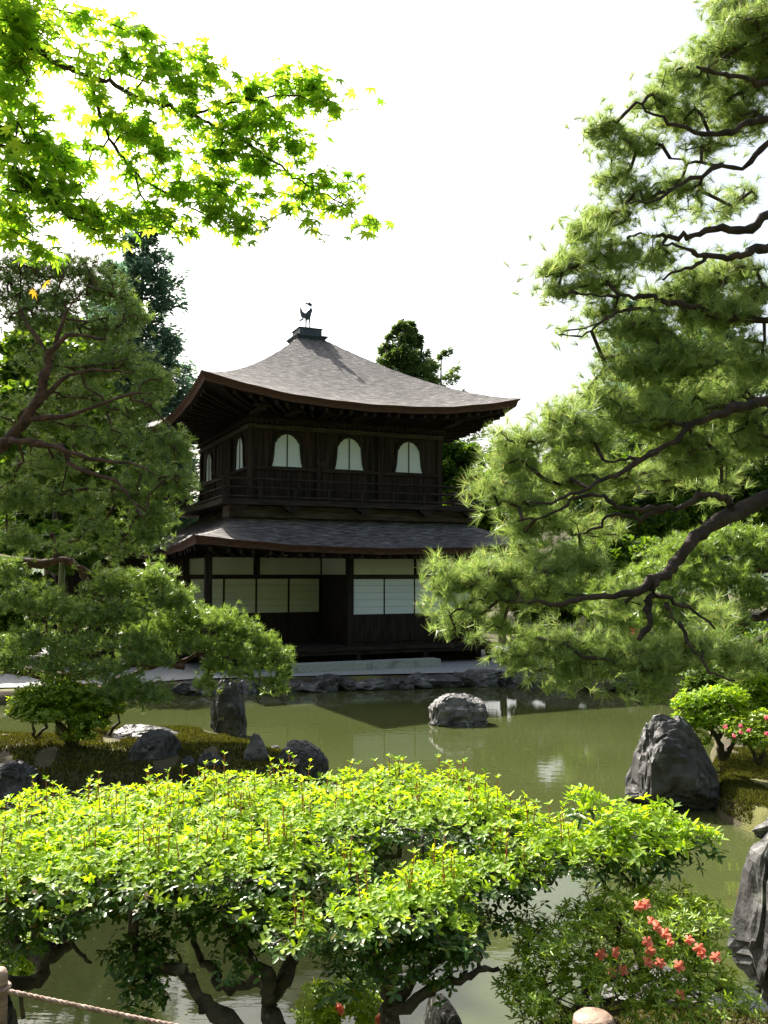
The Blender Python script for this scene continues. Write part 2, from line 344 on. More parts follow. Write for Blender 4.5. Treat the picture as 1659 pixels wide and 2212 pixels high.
# ------------------------------------------------------------------ pavilion
A24 = radians(24); ex = np.array([cos(A24), sin(A24), 0]); ey = np.array([-sin(A24), cos(A24), 0])
PC0 = at(540, 1075, 24.4); PC0[2] = 0
def W(u, v, z=0): return PC0 + ex * u + ey * v + np.array([0, 0, z])
BC = 2.81; BZ = .25
pav = thing('wooden_pavilion', 'two storey dark wooden pavilion with curved bark roofs standing behind the pond', 'pavilion', W(BC, BC, BZ), A24)
class LB(MB):                        # builder in (u, v, z) building coordinates
    def verts(s): return super().verts() - np.array([BC, BC, BZ])
def part(name, mb, m, parent=None, smooth=False): return obj(name, mb, m, parent or pav, smooth)
def roofpart(name, inner, outer, zi, zo, lift, p, thick, wallrect, zwall, inset):
    """inner/outer: (u0,u1,v0,v1). Returns roof, with fascia + soffit children"""
    def cor(r): return [(r[0], r[2]), (r[1], r[2]), (r[1], r[3]), (r[0], r[3])]
    ci, co, cw = cor(inner), cor(outer), cor(wallrect); ns, ntt = 64, 30
    V, I_, UV = [], [], []; fb, sb = LB(), LB(); base = 0
    for k in range(4):
        a, b, A, B = np.array(ci[k]), np.array(ci[(k + 1) % 4]), np.array(co[k]), np.array(co[(k + 1) % 4])
        s = np.linspace(0, 1, ns + 1); t = np.linspace(0, 1, ntt + 1); s_, t_ = np.meshgrid(s, t)
        bow = 1 + .0 * s_
        P = (a + (b - a) * s_[..., None]) * (1 - t_[..., None]) + (A + (B - A) * s_[..., None]) * t_[..., None]
        z = zi + (zo - zi) * (1 - (1 - t_) ** p) + lift * np.abs(2 * s_ - 1) ** 2.3 * t_ ** 2.2
        z = z + .012 * np.sin(s_ * 37 + t_ * 90 + k) * np.sin(t_ * 23 - s_ * 11)
        V.append(np.concatenate([P, z[..., None]], -1).reshape(-1, 3))
        elen = np.linalg.norm(B - A); sl = math.hypot(np.linalg.norm(((A + B) - (a + b)) / 2), zi - zo)
        UV.append(np.stack([(s_ - .5) * elen * (.25 + .75 * t_) + k * 31, t_ * sl], -1).reshape(-1, 2))
        J = np.arange((ns + 1) * (ntt + 1)).reshape(ntt + 1, ns + 1) + base
        I_.append(np.stack([J[:-1, :-1], J[1:, :-1], J[1:, 1:], J[:-1, 1:]], -1).reshape(-1, 4)); base += (ns + 1) * (ntt + 1)
        top = np.concatenate([P[-1], z[-1][:, None]], -1); o = (A + B) / 2 - (np.array(outer[:2]).mean(), np.array(outer[2:]).mean()); nrm = np.array([*unit(o), 0])
        cen = np.array([np.mean(outer[:2]), np.mean(outer[2:])])
        def pull(Q, f): R = Q.copy(); R[:, :2] = cen + (Q[:, :2] - cen) * (1 - f / np.linalg.norm(o)); return R
        lower = pull(top, inset); lower[:, 2] -= thick * (1 + .25 * np.abs(2 * s - 1) ** 4)
        mid = pull(top, inset * .25); mid[:, 2] -= .05; mid2 = pull(top, inset * .55); mid2[:, 2] -= .06
        rows = [top - [0, 0, .002], mid, mid2, lower]; n = ns + 1
        fb.add(np.concatenate(rows), [(r * n + i, (r + 1) * n + i, (r + 1) * n + i + 1, r * n + i + 1) for r in range(3) for i in range(ns)])
        wl = np.array(cw[k]) + (np.array(cw[(k + 1) % 4]) - np.array(cw[k])) * s[:, None]
        wall = np.concatenate([wl, np.full((n, 1), zwall)], -1)
        sb.add(np.concatenate([lower, lower * .45 + wall * .55 + [0, 0, .02], wall]), [(r * n + i, (r + 1) * n + i, (r + 1) * n + i + 1, r * n + i + 1) for r in range(2) for i in range(ns)])
        # rafters
        cnt = int(elen / .36)
        for q in range(1, cnt):
            f = q / cnt; i = int(round(f * ns)); e = lower[i]; wv = wall[i]; d = unit(np.array([*(B - A), 0])) * .045
            e2 = e * .94 + wv * .06 - [0, 0, .012]; w2 = e * .02 + wv * .98 - [0, 0, .012]; h = np.array([0, 0, .10])
            sb.add([e2 - d, e2 + d, w2 + d, w2 - d, e2 - d - h, e2 + d - h, w2 + d - h, w2 - d - h], [(0, 1, 2, 3), (4, 7, 6, 5), (0, 4, 5, 1), (1, 5, 6, 2), (2, 6, 7, 3), (3, 7, 4, 0)])
    V = np.concatenate(V) - [BC, BC, BZ]; I_ = np.concatenate(I_)
    o = idxmesh(name, V, I_, M['roof'], pav, smooth=True); UVa = np.concatenate(UV)
    ul = o.data.uv_layers.new(name='UVMap'); ul.data.foreach_set('uv', UVa[I_.ravel()].astype(np.float32).ravel())
    part('eave_edge', fb, M['eave'], o, True); part('rafters', sb, M['wood'], o)
    return o
UW = 5.62
E0, E1 = -1.72, 7.34
roofpart('upper_roof', (2.16, 3.0, 2.5, 3.34), (E0, E1, E0, E1), 9.80, 7.10, .50, 1.21, .18, (-.1, UW + .1, -.1, UW + .1), 6.98, .10)
roofpart('lower_roof', (-.06, UW + .06, -.06, UW + .06), (-1.95, 8.0, -2.15, 7.9), 4.42, 3.33, .26, 1.35, .17, (-1.2, 6.5, -.75, 6.6), 3.18, .08)
# cap and its flange
mb = LB(); c = BC
def frust(mb, h0, h1, z0, z1):
    v = [(c - .23 + sx * h, c + .11 + sy * h, z + .25) for h, z in ((h0, z0), (h1, z1)) for sx, sy in ((-1, -1), (1, -1), (1, 1), (-1, 1))]
    mb.add(v, [(3, 2, 1, 0), (4, 5, 6, 7)] + [(i, (i + 1) % 4, 4 + (i + 1) % 4, 4 + i) for i in range(4)])
frust(mb, .40, .50, 9.50, 9.62); frust(mb, .51, .51, 9.622, 9.65)
frust(mb, .355, .355, 9.652, 9.88); frust(mb, .385, .385, 9.882, 9.90)
part('roof_cap', mb, M['copper'])
# upper storey
mb = LB(); mb.box(0, UW, 0, UW, 4.3, 6.98)
part('upper_wall', mb, M['boards'])
mb = LB()                                                   # vertical cover strips on the low boarding
for i in range(38):
    u = .12 + i * .147
    if u < UW - .08: mb.box(u, u + .022, -.014, -.001, 4.62, 5.42); mb.box(-.014, -.001, u, u + .022, 4.62, 5.42)
part('board_strips', mb, M['wood'])
for u in (0, 1.91, 3.74, UW):
    mb = LB(); mb.box(u - .075, u + .075, -.07, .05, 4.3, 6.52); part('post', mb, M['boards'])
for v in (1.91, 3.74, UW):
    mb = LB(); mb.box(-.07, .05, v - .075, v + .075, 4.3, 6.52); part('post', mb, M['boards'])
def band(name, z0, z1, out, m):
    mb = LB(); mb.box(-out, UW + out, -out, -.002, z0, z1); mb.box(-out, -.002, -.001, UW + out, z0, z1); mb.box(UW + .002, UW + out, -.001, UW + out, z0, z1)
    return part(name, mb, m)
band('head_beam', 6.52, 6.64, .105, M['beam_old']); band('upper_beam', 6.68, 6.80, .14, M['wood_h'])
band('sill_rail', 5.44, 5.53, .06, M['wood_h'])
mb = LB()                                                   # row of small round rafter ends along the beam
for i in range(40):
    u = -.05 + i * .147; mb.tube([(u, -.10, 6.70), (u, -.19, 6.69)], .042, 8); mb.tube([(-.10, u, 6.70), (-.19, u, 6.69)], .042, 8)
part('rafter_ends', mb, M['wood_h'])
for k, u in enumerate(np.linspace(-.0, UW, 7)):            # bracket arms below the eave
    mb = LB(); mb.box(u - .09, u + .09, -1.15, -.142, 6.84, 6.93); mb.box(u - .22, u + .22, -1.12, -.98, 6.935, 7.0); part('bracket_arm', mb, M['wood_h'])
# bell windows
half = [(.428, 0), (.395, .12), (.372, .28), (.358, .45), (.35, .56), (.345, .62), (.315, .665), (.30, .66), (.285, .715), (.235, .775), (.215, .77), (.19, .815), (.10, .86), (.085, .855), (0, .895)]
outl = [(x, z) for x, z in half] + [(-x, z) for x, z in half[::-1][1:]]
def bell(axis, cc):
    f = LB(); big = [(x * 1.0 + (.06 if x > 0 else -.06 if x < 0 else 0), z * 1.05 + (.0 if z < .05 else .02)) for x, z in outl]
    n = len(outl)
    def tr(x, d, z): return (cc + x, d, 5.545 + z) if axis == 'u' else (d, cc - x, 5.545 + z)
    V = [tr(x, -.045, z) for x, z in outl] + [tr(x, -.045, z) for x, z in big] + [tr(x, -.002, z) for x, z in big] + [tr(x, -.012, z) for x, z in outl]
    fs = []
    for i in range(n - 1): fs += [(i, i + 1, n + i + 1, n + i), (n + i, n + i + 1, 2 * n + i + 1, 2 * n + i), (3 * n + i, 3 * n + i + 1, i + 1, i)]
    f.add(V, fs); fr = part('bell_window', f, M['wood'])
    p = LB(); p.add([tr(x, -.010, z) for x, z in outl], [tuple(range(n))[::-1]]); part('paper_pane', p, M['paper'], fr)
    b = LB()
    if axis == 'u': b.box(cc - .013, cc + .013, -.03, -.012, 5.55, 6.43)
    else: b.box(-.03, -.012, cc - .013, cc + .013, 5.55, 6.43)
    part('mullion', b, M['wood'], fr)
for u in (1.015, 2.815, 4.645): bell('u', u)
for v in (1.0, 4.6): bell('v', v)
for v in (2.05, 2.46, 2.87, 3.28):
    mb = LB(); mb.box(-.03, -.001, v, v + .36, 4.62, 6.45); part('side_door', mb, M['wood'])
# balcony
G = -.92
mb = LB(); mb.box(-1.0, UW + 1.0, -1.0, -.02, 4.50, 4.56); mb.box(-1.0, -.02, -.019, UW + 1.0, 4.50, 4.56); mb.box(UW + .02, UW + 1.0, -.019, UW + 1.0, 4.50, 4.56)
part('balcony_floor', mb, M['wood_h'])
for z, r, ext, nm in ((5.08, .032, .32, 'top_rail'), (4.86, .024, .1, 'middle_rail'), (4.63, .034, .06, 'base_rail')):
    mb = LB(); x = np.linspace(G - ext, UW - G + ext, 40)
    lift = np.where(x < G, ((G - x) / .3) ** 2 * .10, np.where(x > UW - G, ((x - UW + G) / .3) ** 2 * .10, 0)) if ext > .2 else 0 * x
    mb.tube(np.stack([x, 0 * x + G, z + lift], 1), r, 8)
    mb.tube(np.stack([0 * x + G, x, z + lift + .004], 1), r, 8); mb.tube(np.stack([0 * x + UW - G, x, z + lift + .004], 1), r, 8)
    part(nm, mb, M['wood_h'])
for u in np.linspace(G, UW - G, 9):
    mb = LB(); mb.box(u - .035, u + .035, G - .03, G + .03, 4.562, 5.06 if u in (G, UW - G) else 4.86); part('baluster', mb, M['wood'])
    if u > G + .1:
        mb = LB(); mb.box(G - .03, G + .03, u - .035, u + .035, 4.562, 4.86); part('baluster', mb, M['wood'])
mb = LB(); mb.box(-1.02, UW + 1.02, -1.03, -.93, 4.42, 4.497); mb.box(-1.03, -.93, -.93, UW + 1.02, 4.42, 4.497); part('balcony_edge_beam', mb, M['wood_h'])
for u in (-.55, .85, 2.9, 4.75, 6.1):                      # cloud shaped brackets under the balcony
    mb = LB(); mb.prism([(u - .24, 4.415), (u + .24, 4.415), (u + .22, 4.35), (u + .12, 4.31), (u + .09, 4.25), (u - .09, 4.25), (u - .12, 4.31), (u - .22, 4.35)], 'y', -.99, -.80); part('balcony_bracket', mb, M['wood'])
mb = LB(); mb.box(-.75, UW + .75, -.72, -.08, 4.12, 4.41); part('balcony_plinth', mb, M['beam_old'])
# lower storey:  right bays flush at v=-.9, left bays recessed to v=.3
FV, RV, Z0, Z1 = -.9, 1.2, .80, 3.16
L0, R0, C0 = -1.3, 6.33, 2.48
mb = LB()
mb.box(C0 + .004, R0, FV + .03, 6.2, .3, Z1); mb.box(L0 - .15, C0, RV + .03, 6.2, .3, Z1); part('lower_wall', mb, M['boards'])
def post(u, v, h=.085, z0=.25):
    mb = LB(); mb.box(u - h, u + h, v - h, v + h, z0, 3.14); part('post', mb, M['wood'])
for u, v in ((L0, FV), (L0 - .12, RV), (C0, FV), (R0, FV), (L0 - .05, 3.1), (L0 - .05, 4.9)): post(u, v)
mb = LB(); mb.box(.46, .62, RV - .07, RV + .02, 2.645, 3.14); part('upper_post', mb, M['wood'])
for v, a, b in ((FV, C0 + .087, R0 - .087), (RV, L0 - .03, C0 - .03)):
    mb = LB(); mb.box(a, b, v - .05, v + .028, 2.535, 2.64); part('lintel_beam', mb, M['wood_h'])
mb = LB(); mb.box(L0 - .1, R0 + .1, FV - .06, FV + .06, 3.142, 3.26); mb.box(L0 - .06, L0 + .06, FV + .062, 6, 3.142, 3.26); part('eave_beam', mb, M['wood_h'])
def panel(name, u0, u1, v, z0, z1, m):
    mb = LB(); mb.box(u0, u1, v - .012, v + .026, z0, z1); return part(name, mb, m)
for u0, u1 in ((C0 + .1, 4.36), (4.46, R0 - .1)): panel('plaster_panel', u0, u1, FV, 2.645, 3.12, M['plaster'])
for u0, u1 in ((L0 - .02, .455), (.625, 2.42)): panel('plaster_panel', u0, u1, RV, 2.645, 3.12, M['plaster'])
mb = LB(); mb.box(C0 - .03, C0 - .004, FV + .1, RV - .06, 2.645, 3.12); part('plaster_panel', mb, M['plaster'])
mb = LB(); mb.box(C0 - .05, C0 - .003, FV + .1, RV - .06, 2.545, 2.64); part('lintel_beam', mb, M['wood'])
def shoji(u0, u1, v, nm='shoji_screen'):
    f = LB(); f.box(u0, u1, v - .008, v + .028, Z0 + .06, 1.59); s = part(nm, f, M['wood'])
    p = LB(); p.box(u0 + .018, u1 - .018, v - .004, v + .025, 1.592, 2.525); part('paper_pane', p, M['paper_shade' if v > 0 else 'paper'], s)
    b = LB(); b.box(u0, u0 + .016, v - .012, v + .02, 1.592, 2.53); b.box(u1 - .016, u1, v - .012, v + .02, 1.592, 2.53)
    for i in range(1, 5): b.box(u0 + .02, u1 - .02, v - .0055, v - .0042, 1.592 + i * .19, 1.597 + i * .19)
    part('screen_frame', b, M['wood'], s)
for i in range(4): shoji(C0 + .1 + i * .905, C0 + .1 + i * .905 + .90, FV)
for a, b in ((-1.30, -.38), (-.36, .53), (.55, 1.47), (1.49, 2.40)): shoji(a, b, RV)
mb = LB(); mb.box(C0 - .03, C0 - .003, FV + .1, RV - .06, .80, 2.54); part('side_door', mb, M['wood'])
mb = LB(); mb.box(L0 - .3, R0 + .25, -1.62, FV - .09, .70, .79); mb.box(L0 - .3, C0 - .1, FV - .088, RV - .02, .70, .79); part('veranda_floor', mb, M['wood_h'])
mb = LB(); mb.box(L0 - .25, R0 + .2, -1.56, -1.46, .60, .697); part('veranda_beam', mb, M['wood_h'])
for u in (-1.3, .6, 2.48, 4.4, 6.33):
    mb = LB(); mb.box(u - .06, u + .06, -1.57, -1.45, .22, .598); part('veranda_leg', mb, M['wood'])
mb = LB()
for i in range(70): u = L0 + i * .11; mb.box(u, u + .05, -1.0, -.97, .24, .60)
mb.box(L0, R0, -.95, -.93, .22, .70); part('veranda_lattice', mb, M['wood'])
# wing at the far left of the ground floor
mb = LB(); mb.prism([(-1.2, 3.42), (-2.6, 3.36), (-4.2, 3.22), (-5.4, 3.12), (-5.42, 3.02), (-4.2, 3.10), (-2.6, 3.22), (-1.2, 3.26)], 'y', 1.9, 4.6); part('wing_roof', mb, M['wood_h'])
mb = LB(); mb.box(-4.6, -1.7, 2.7, 4.4, .3, 3.08); part('wing_wall', mb, M['wood'])
# step stone, terrace, shore
mb = MB()
for a, b in ((.40, 2.45), (2.462, 4.40)):
    q = [W(a, -2.42), W(b, -2.42), W(b, -1.95), W(a, -1.95)]
    mb.add([(p[0], p[1], z) for z in (.24, .485) for p in q], [(3, 2, 1, 0), (4, 5, 6, 7)] + [(i, (i + 1) % 4, 4 + (i + 1) % 4, 4 + i) for i in range(4)])
tag(obj('step_stone', mb, M['stone'], None, loc=tuple(W(2.4, -2.2, .24))), 'long pale granite step block in front of the pavilion veranda', 'step')
mb = MB(); mb.add([(x, y, .285) for x, y in ((-16, 18.6), (-6.0, 19.9), (-4.3, 21.3), (0, 22.25), (2.6, 22.75), (5.2, 24.0), (5.2, 31), (-16, 31))], [tuple(range(8))])
tag(obj('sand_terrace', mb, M['sand']), kind='structure')

# phoenix
ph = thing('phoenix_statue', 'small dark bronze bird statue with raised wings on top of the roof', 'statue', W(BC - .23, BC + .11, 10.15), A24 - radians(12)); ph.scale = (1.15, 1.15, 1.15)
mb = MB()
mb.tube([(-.02, 0, .30), (.0, 0, .34), (.02, 0, .42), (.05, 0, .50), (.10, 0, .57), (.115, 0, .64), (.10, 0, .70), (.05, 0, .735), (.0, 0, .745)], [.03, .08, .09, .075, .055, .045, .042, .045, .02], 10)
mb.tube([(.0, 0, .742), (-.05, 0, .725), (-.07, 0, .70)], [.028, .018, .004], 6)
mb.tube([(.06, 0, .74), (.075, 0, .775), (.06, 0, .80)], [.014, .010, .003], 6)
obj('body', mb, M['copper'], ph, True)
for s in (-1, 1):
    mb = MB(); mb.tube([(.02 + .05 * s, .02 * s, .34), (.025 + .055 * s, .02 * s, .18), (.02 + .055 * s, .02 * s, 0)], [.028, .019, .019], 6); mb.tube([(.06 + .055 * s, .02 * s, .008), (-.03 + .055 * s, .02 * s, .008)], .012, 5); obj('leg', mb, M['copper'], ph)
    mb = MB(); mb.prism([(.02, .50), (-.06, .45), (-.13, .50), (-.19, .64), (-.185, .50), (-.165, .42), (-.14, .36), (-.06, .34), (.03, .40)], 'y', .05 * s, .065 * s); obj('wing', mb, M['copper'], ph)
mb = MB()
for q in (-.03, .0, .03): mb.tube([(-.03, q * .3, .38), (-.10, q, .36), (-.16 - q, q * 2, .28), (-.17 - q * 1.5, q * 2, .22)], [.03, .025, .018, .004], 5)
obj('tail', mb, M['copper'], ph)

# ------------------------------------------------------------------ rocks
def ico(sub):
    bm = __import__('bmesh').new(); import bmesh
    bmesh.ops.create_icosphere(bm, subdivisions=sub, radius=1); v = np.array([x.co[:] for x in bm.verts]); f = [[q.index for q in p.verts] for p in bm.faces]; bm.free(); return v, f
ICO4 = ico(5); ICO3 = ico(4)
def rock(name, label, cat, base, dims, rot=0, seed=0, cuts=14, m='rock', rough=.10, sink=.25, taper=0, lean=(0, 0), group=None, fine=True, pl=None, pr=None):
    rng = np.random.default_rng(seed); v, f = ICO4 if fine else ICO3; v = v.copy(); v = np.sign(v) * np.abs(v) ** (.55 if pl else .72)
    for k in range(cuts):
        n = unit(rng.normal(size=3)); d = rng.uniform(.85, 1.2) if pl else rng.uniform(.55, .95); s = v @ n - d; v -= np.where(s > 0, s, 0)[:, None] * n * .93
    off = rng.uniform(0, 50, 3); tilt = unit(rng.normal(size=3) * [1, 1, .5] + [0, 0, .6])
    for q in range(len(v)):
        p = v[q]; a = mnoise.fractal(Vector(p * 1.5 + off), 1.0, 2.1, 4)
        r1 = 1 - 2 * abs(mnoise.noise(Vector(p * 2.2 + off))); r2 = 1 - 2 * abs(mnoise.noise(Vector(p * 5.1 + off * 2)))
        bed = abs(((p @ tilt) * 3.1 + mnoise.noise(Vector(p * 2 + off)) * .9) % 1 - .5)          # bedding cracks
        cell = mnoise.cell(Vector(p * 2.4 + off + np.array([a, a, a]) * .5))
        v[q] = p * (1 + rough * (.9 * a + .55 * r1 + .28 * r2 + .5 * cell) - (.055 if bed < .07 else 0))
    v -= (v.max(0) + v.min(0)) / 2; v /= (v.max(0) - v.min(0)) / 2
    t = (v[:, 2] + 1) / 2
    if pl:
        te = np.clip((t - sink) / (1 - sink), 0, 1); a_, b_ = (np.interp(te, [q[0] for q in w_], [q[1] for q in w_]) for w_ in (pl, pr))
        v[:, 0] *= np.where(v[:, 0] < 0, a_, b_); v[:, 1] *= (a_ + b_) / 2
    else: v[:, :2] *= (1 - taper * t)[:, None]
    v[:, 0] += lean[0] * t; v[:, 1] += lean[1] * t
    w_, d_, h_ = dims; H = h_ / (1 - sink); v = v * [w_ / 2, d_ / 2, H / 2]; v[:, 2] += H / 2 - H * sink
    c, s = cos(rot), sin(rot); v = np.stack([v[:, 0] * c - v[:, 1] * s, v[:, 0] * s + v[:, 1] * c, v[:, 2]], 1)
    mb = MB(); mb.add(v, f); o = obj(name, mb, M[m], None, False); o.location = base; return tag(o, label, cat, group)
def g3(px, py, z=0): p = on(px, py, z); return (p[0], p[1], z)
pr_ = g3(988, 1562); rock('pond_rock', 'blunt pale lichened rock standing alone in the open pond', 'rock', pr_, (1.12, .85, .53), .0, 3, 16, 'rock2', .10, .25, pl=[(0, 1), (.6, .92), (1, .62)], pr=[(0, 1), (.5, .95), (.85, .8), (1, .62)])
rock('standing_stone', 'tall upright narrow dark rock at the island edge in the pond', 'rock', g3(490, 1592, 0), (.68, .55, .95), .0, 9, 14, 'rock', .12, .15, pl=[(0, 1), (.5, .84), (.8, .58), (1, .45)], pr=[(0, 1), (.5, .85), (.75, .68), (.92, .58), (1, .2)])
bp_ = (3.36, 10.95, 0)
rock('bank_boulder', 'big black boulder with glinting facets at the right bank', 'boulder', bp_, (1.05, .92, 1.04), .0, 21, 26, 'rock', .09, .18, pl=[(0, 1), (.5, .93), (.85, .86), (1, .72)], pr=[(0, 1), (.3, .92), (.6, .74), (.85, .52), (1, .34)])
rock('edge_rock', 'tall rugged grey rock cut by the right picture edge', 'rock', (2.04, 4.5, .74), (.74, .6, .93), .0, 33, 18, 'rock', .10, .12, pl=[(0, 1.1), (.3, 1.02), (.7, .85), (1, .45)], pr=[(0, 1), (1, .8)])
for i, (lab, px, py, z, wp, hp, mm, cat, pl, pr) in enumerate((
    ('dark rounded boulder between the island shrub and the standing stone', 333, 1668, .14, 122, 92, 'rock', 'boulder', [(0, 1), (.6, .85), (1, .35)], [(0, 1), (.5, .95), (.85, .8), (1, .5)]),
    ('long flat topped pale rock behind the dark island boulder', 312, 1612, .26, 165, 46, 'rock', 'rock', [(0, 1), (.6, .9), (1, .7)], [(0, 1), (.5, .9), (1, .3)]),
    ('low dark rock just above the hedge below the standing stone', 452, 1692, .05, 84, 66, 'rock', 'rock', [(0, 1), (.6, .85), (1, .5)], [(0, 1), (.6, .9), (1, .4)]),
    ('pale ridged rock leaning against the large dark island rock', 556, 1684, .05, 62, 98, 'rock2', 'rock', [(0, .9), (.6, .9), (1, .7)], [(0, 1), (.4, .95), (.8, .5), (1, .1)]),
    ('large dark blocky rock at the right tip of the island', 650, 1694, .0, 126, 95, 'rock', 'rock', [(0, 1), (.7, .82), (1, .6)], [(0, 1), (.5, .92), (.8, .7), (1, .2)]),
    ('small pale stone wedged between two rocks at the island tip', 594, 1642, .15, 34, 32, 'rock2', 'stone', [(0, 1), (1, .5)], [(0, 1), (1, .5)]),
    ('small mossy stone at the foot of the standing stone', 512, 1630, .22, 44, 20, 'rock2', 'stone', [(0, 1), (1, .4)], [(0, 1), (1, .4)]),
    ('dark flat rock at the left picture edge below the island moss', 25, 1718, .0, 125, 74, 'rock', 'rock', [(0, 1), (.8, .9), (1, .7)], [(0, 1), (.6, .88), (1, .6)]),
    ('small dark stone in front of the dark rounded boulder', 402, 1694, .05, 66, 60, 'rock', 'stone', [(0, 1), (.6, .8), (1, .3)], [(0, 1), (.6, .9), (1, .4)]),
    ('flat stone slab between hedge top and the island moss', 245, 1716, .0, 130, 22, 'rock2', 'stone', [(0, 1), (1, .8)], [(0, 1), (1, .8)]))):
    p = g3(px, py, z); k = p[1] / F
    rock('island_rock', lab, cat, p, (wp * k, max(wp * .7, 60) * k, hp * k), 0, 41 + i, 16, mm, .10, .2, group='rocks round the little island', pl=pl, pr=pr)
ORD = ['first', 'second', 'third', 'fourth', 'fifth', 'sixth', 'seventh', 'eighth', 'ninth', 'tenth', 'eleventh', 'twelfth', 'thirteenth', 'fourteenth', 'fifteenth', 'sixteenth', 'seventeenth', 'eighteenth', 'nineteenth', 'twentieth']
rng = np.random.default_rng(77)
SHO = [(395, 1500, .9, .30), (440, 1502, .8, .28), (486, 1500, .7, .3), (530, 1498, 1.0, .34), (580, 1497, .8, .30), (628, 1496, .8, .26), (668, 1495, .9, .24), (705, 1494, .8, .40), (745, 1492, .7, .28), (800, 1490, 1.2, .26), (850, 1489, .9, .30), (878, 1489, .6, .24), (910, 1487, .8, .38), (955, 1486, .9, .34), (1000, 1484, .9, .36), (1045, 1483, 1.0, .45)]
for i, (px, py, wd, h) in enumerate(SHO):
    p = on(px, py, 0); rock('shore_stone', '%s stone from the left in the row edging the shore below the pavilion' % ORD[i], 'stone', (p[0], p[1] + .22, 0), (wd * rng.uniform(.85, 1.15), .7, h * rng.uniform(.85, 1.1)), .3 + rng.normal() * .15, 100 + i, 12, 'rock' if i % 3 else 'rock2', .13, .3, group='stones edging the shore below the pavilion', fine=False)
for i, (px, py, wd, h) in enumerate([(1085, 1482, .9, .35), (1130, 1484, 1.0, .42), (1180, 1486, .9, .38), (1235, 1488, 1.1, .45), (1290, 1492, .9, .36), (1345, 1494, 1.0, .40), (1400, 1498, .9, .34)]):
    p = on(px, py, 0); rock('shore_stone', '%s dark stone from the left on the shaded shore under the right pine' % ORD[i], 'stone', (p[0], p[1] + .2, 0), (wd, .7, h), rng.normal() * .3, 140 + i, 12, 'rock', .13, .3, group='stones on the shaded shore under the pine', fine=False)
rock('bank_stone', 'flat cracked grey stone slab on the near bank below the hedge', 'stone', (.27, 3.78, .62), (.26, .6, .33), .15, 61, 14, 'rock2', .08, .2)
rock('bank_stone', 'flat grey stone behind the flowering azalea on the near bank', 'stone', (1.12, 4.05, .80), (.55, .3, .16), .1, 62, 14, 'rock2', .08, .2)
rock('bank_stone', 'mossy dark stone at the water edge right of the big boulder', 'stone', (4.2, 9.45, 0), (.9, .6, .34), .1, 63, 14, 'rock', .10, .25)
rock('bank_stone', 'dark wet stone at the lower left corner beside the rope post', 'stone', (-1.32, 3.25, .80), (.22, .3, .42), .1, 64, 14, 'rock', .10, .25)

# ------------------------------------------------------------------ pines
def pine(name, label, base, trunkpts, limbs, pads, dens, per, ln, wd, seed, bark, nm, ny=0, rtip=.004, step=.16, group=None, rt=(.2, .12), share=2.6, spread=.75, up=.55):
    rng = np.random.default_rng(seed)
    root = thing(name, label, 'pine tree', base, 0, group); b = np.array(base)
    C, D = padpts(rng, [(p[0], p[1], p[2], p[3] * .88, p[4] * .88, *p[5:]) for p in pads], dens / .77); L = [(polyline(trunkpts, .3, rng, .03), *rt)] + limbs_px(rng, limbs, step, .012)
    k = max(4, int(len(C) / share)); A = C[rng.permutation(len(C))[:k]]
    mb = grow(rng, L, A, step, rtip, .017, .40, wob=.3)
    t = obj('trunk', mb, M[bark], root, True); t.data.transform(__import__('mathutils').Matrix.Translation(-Vector(base)))
    # tufts gather round the twig ends
    near = A[rng.integers(0, k, len(C) - k)] + rng.normal(size=(len(C) - k, 3)) * ln * .75 if len(C) > k else A[:0]
    dirs = unit(D + [0, 0, up] + rng.normal(size=D.shape) * .35); tips = np.concatenate([A, near]); dirs = dirs[rng.permutation(len(dirs))][:len(tips)]
    # direction from the pad each tip belongs to
    N = needles(rng, tips - b, dirs, per, ln, wd, spread, ln * .5)
    fastmesh('crown', N, 3, M[nm], root); return root
H = 0
def Y8(L, y, j=0):
    return [([(a, b, y + (c if False else 0)) for a, b in pts], r0, r1) for pts, r0, r1 in L]
RT = [(1700, 1060), (1659, 1077), (1588, 1109), (1530, 1140), (1476, 1194), (1449, 1234), (1414, 1252), (1365, 1283), (1284, 1287), (1231, 1301), (1141, 1303), (1097, 1301)]
def Lp(pts, y0, y1): n = len(pts); return [(a, b, y0 + (y1 - y0) * i / (n - 1)) for i, (a, b) in enumerate(pts)]
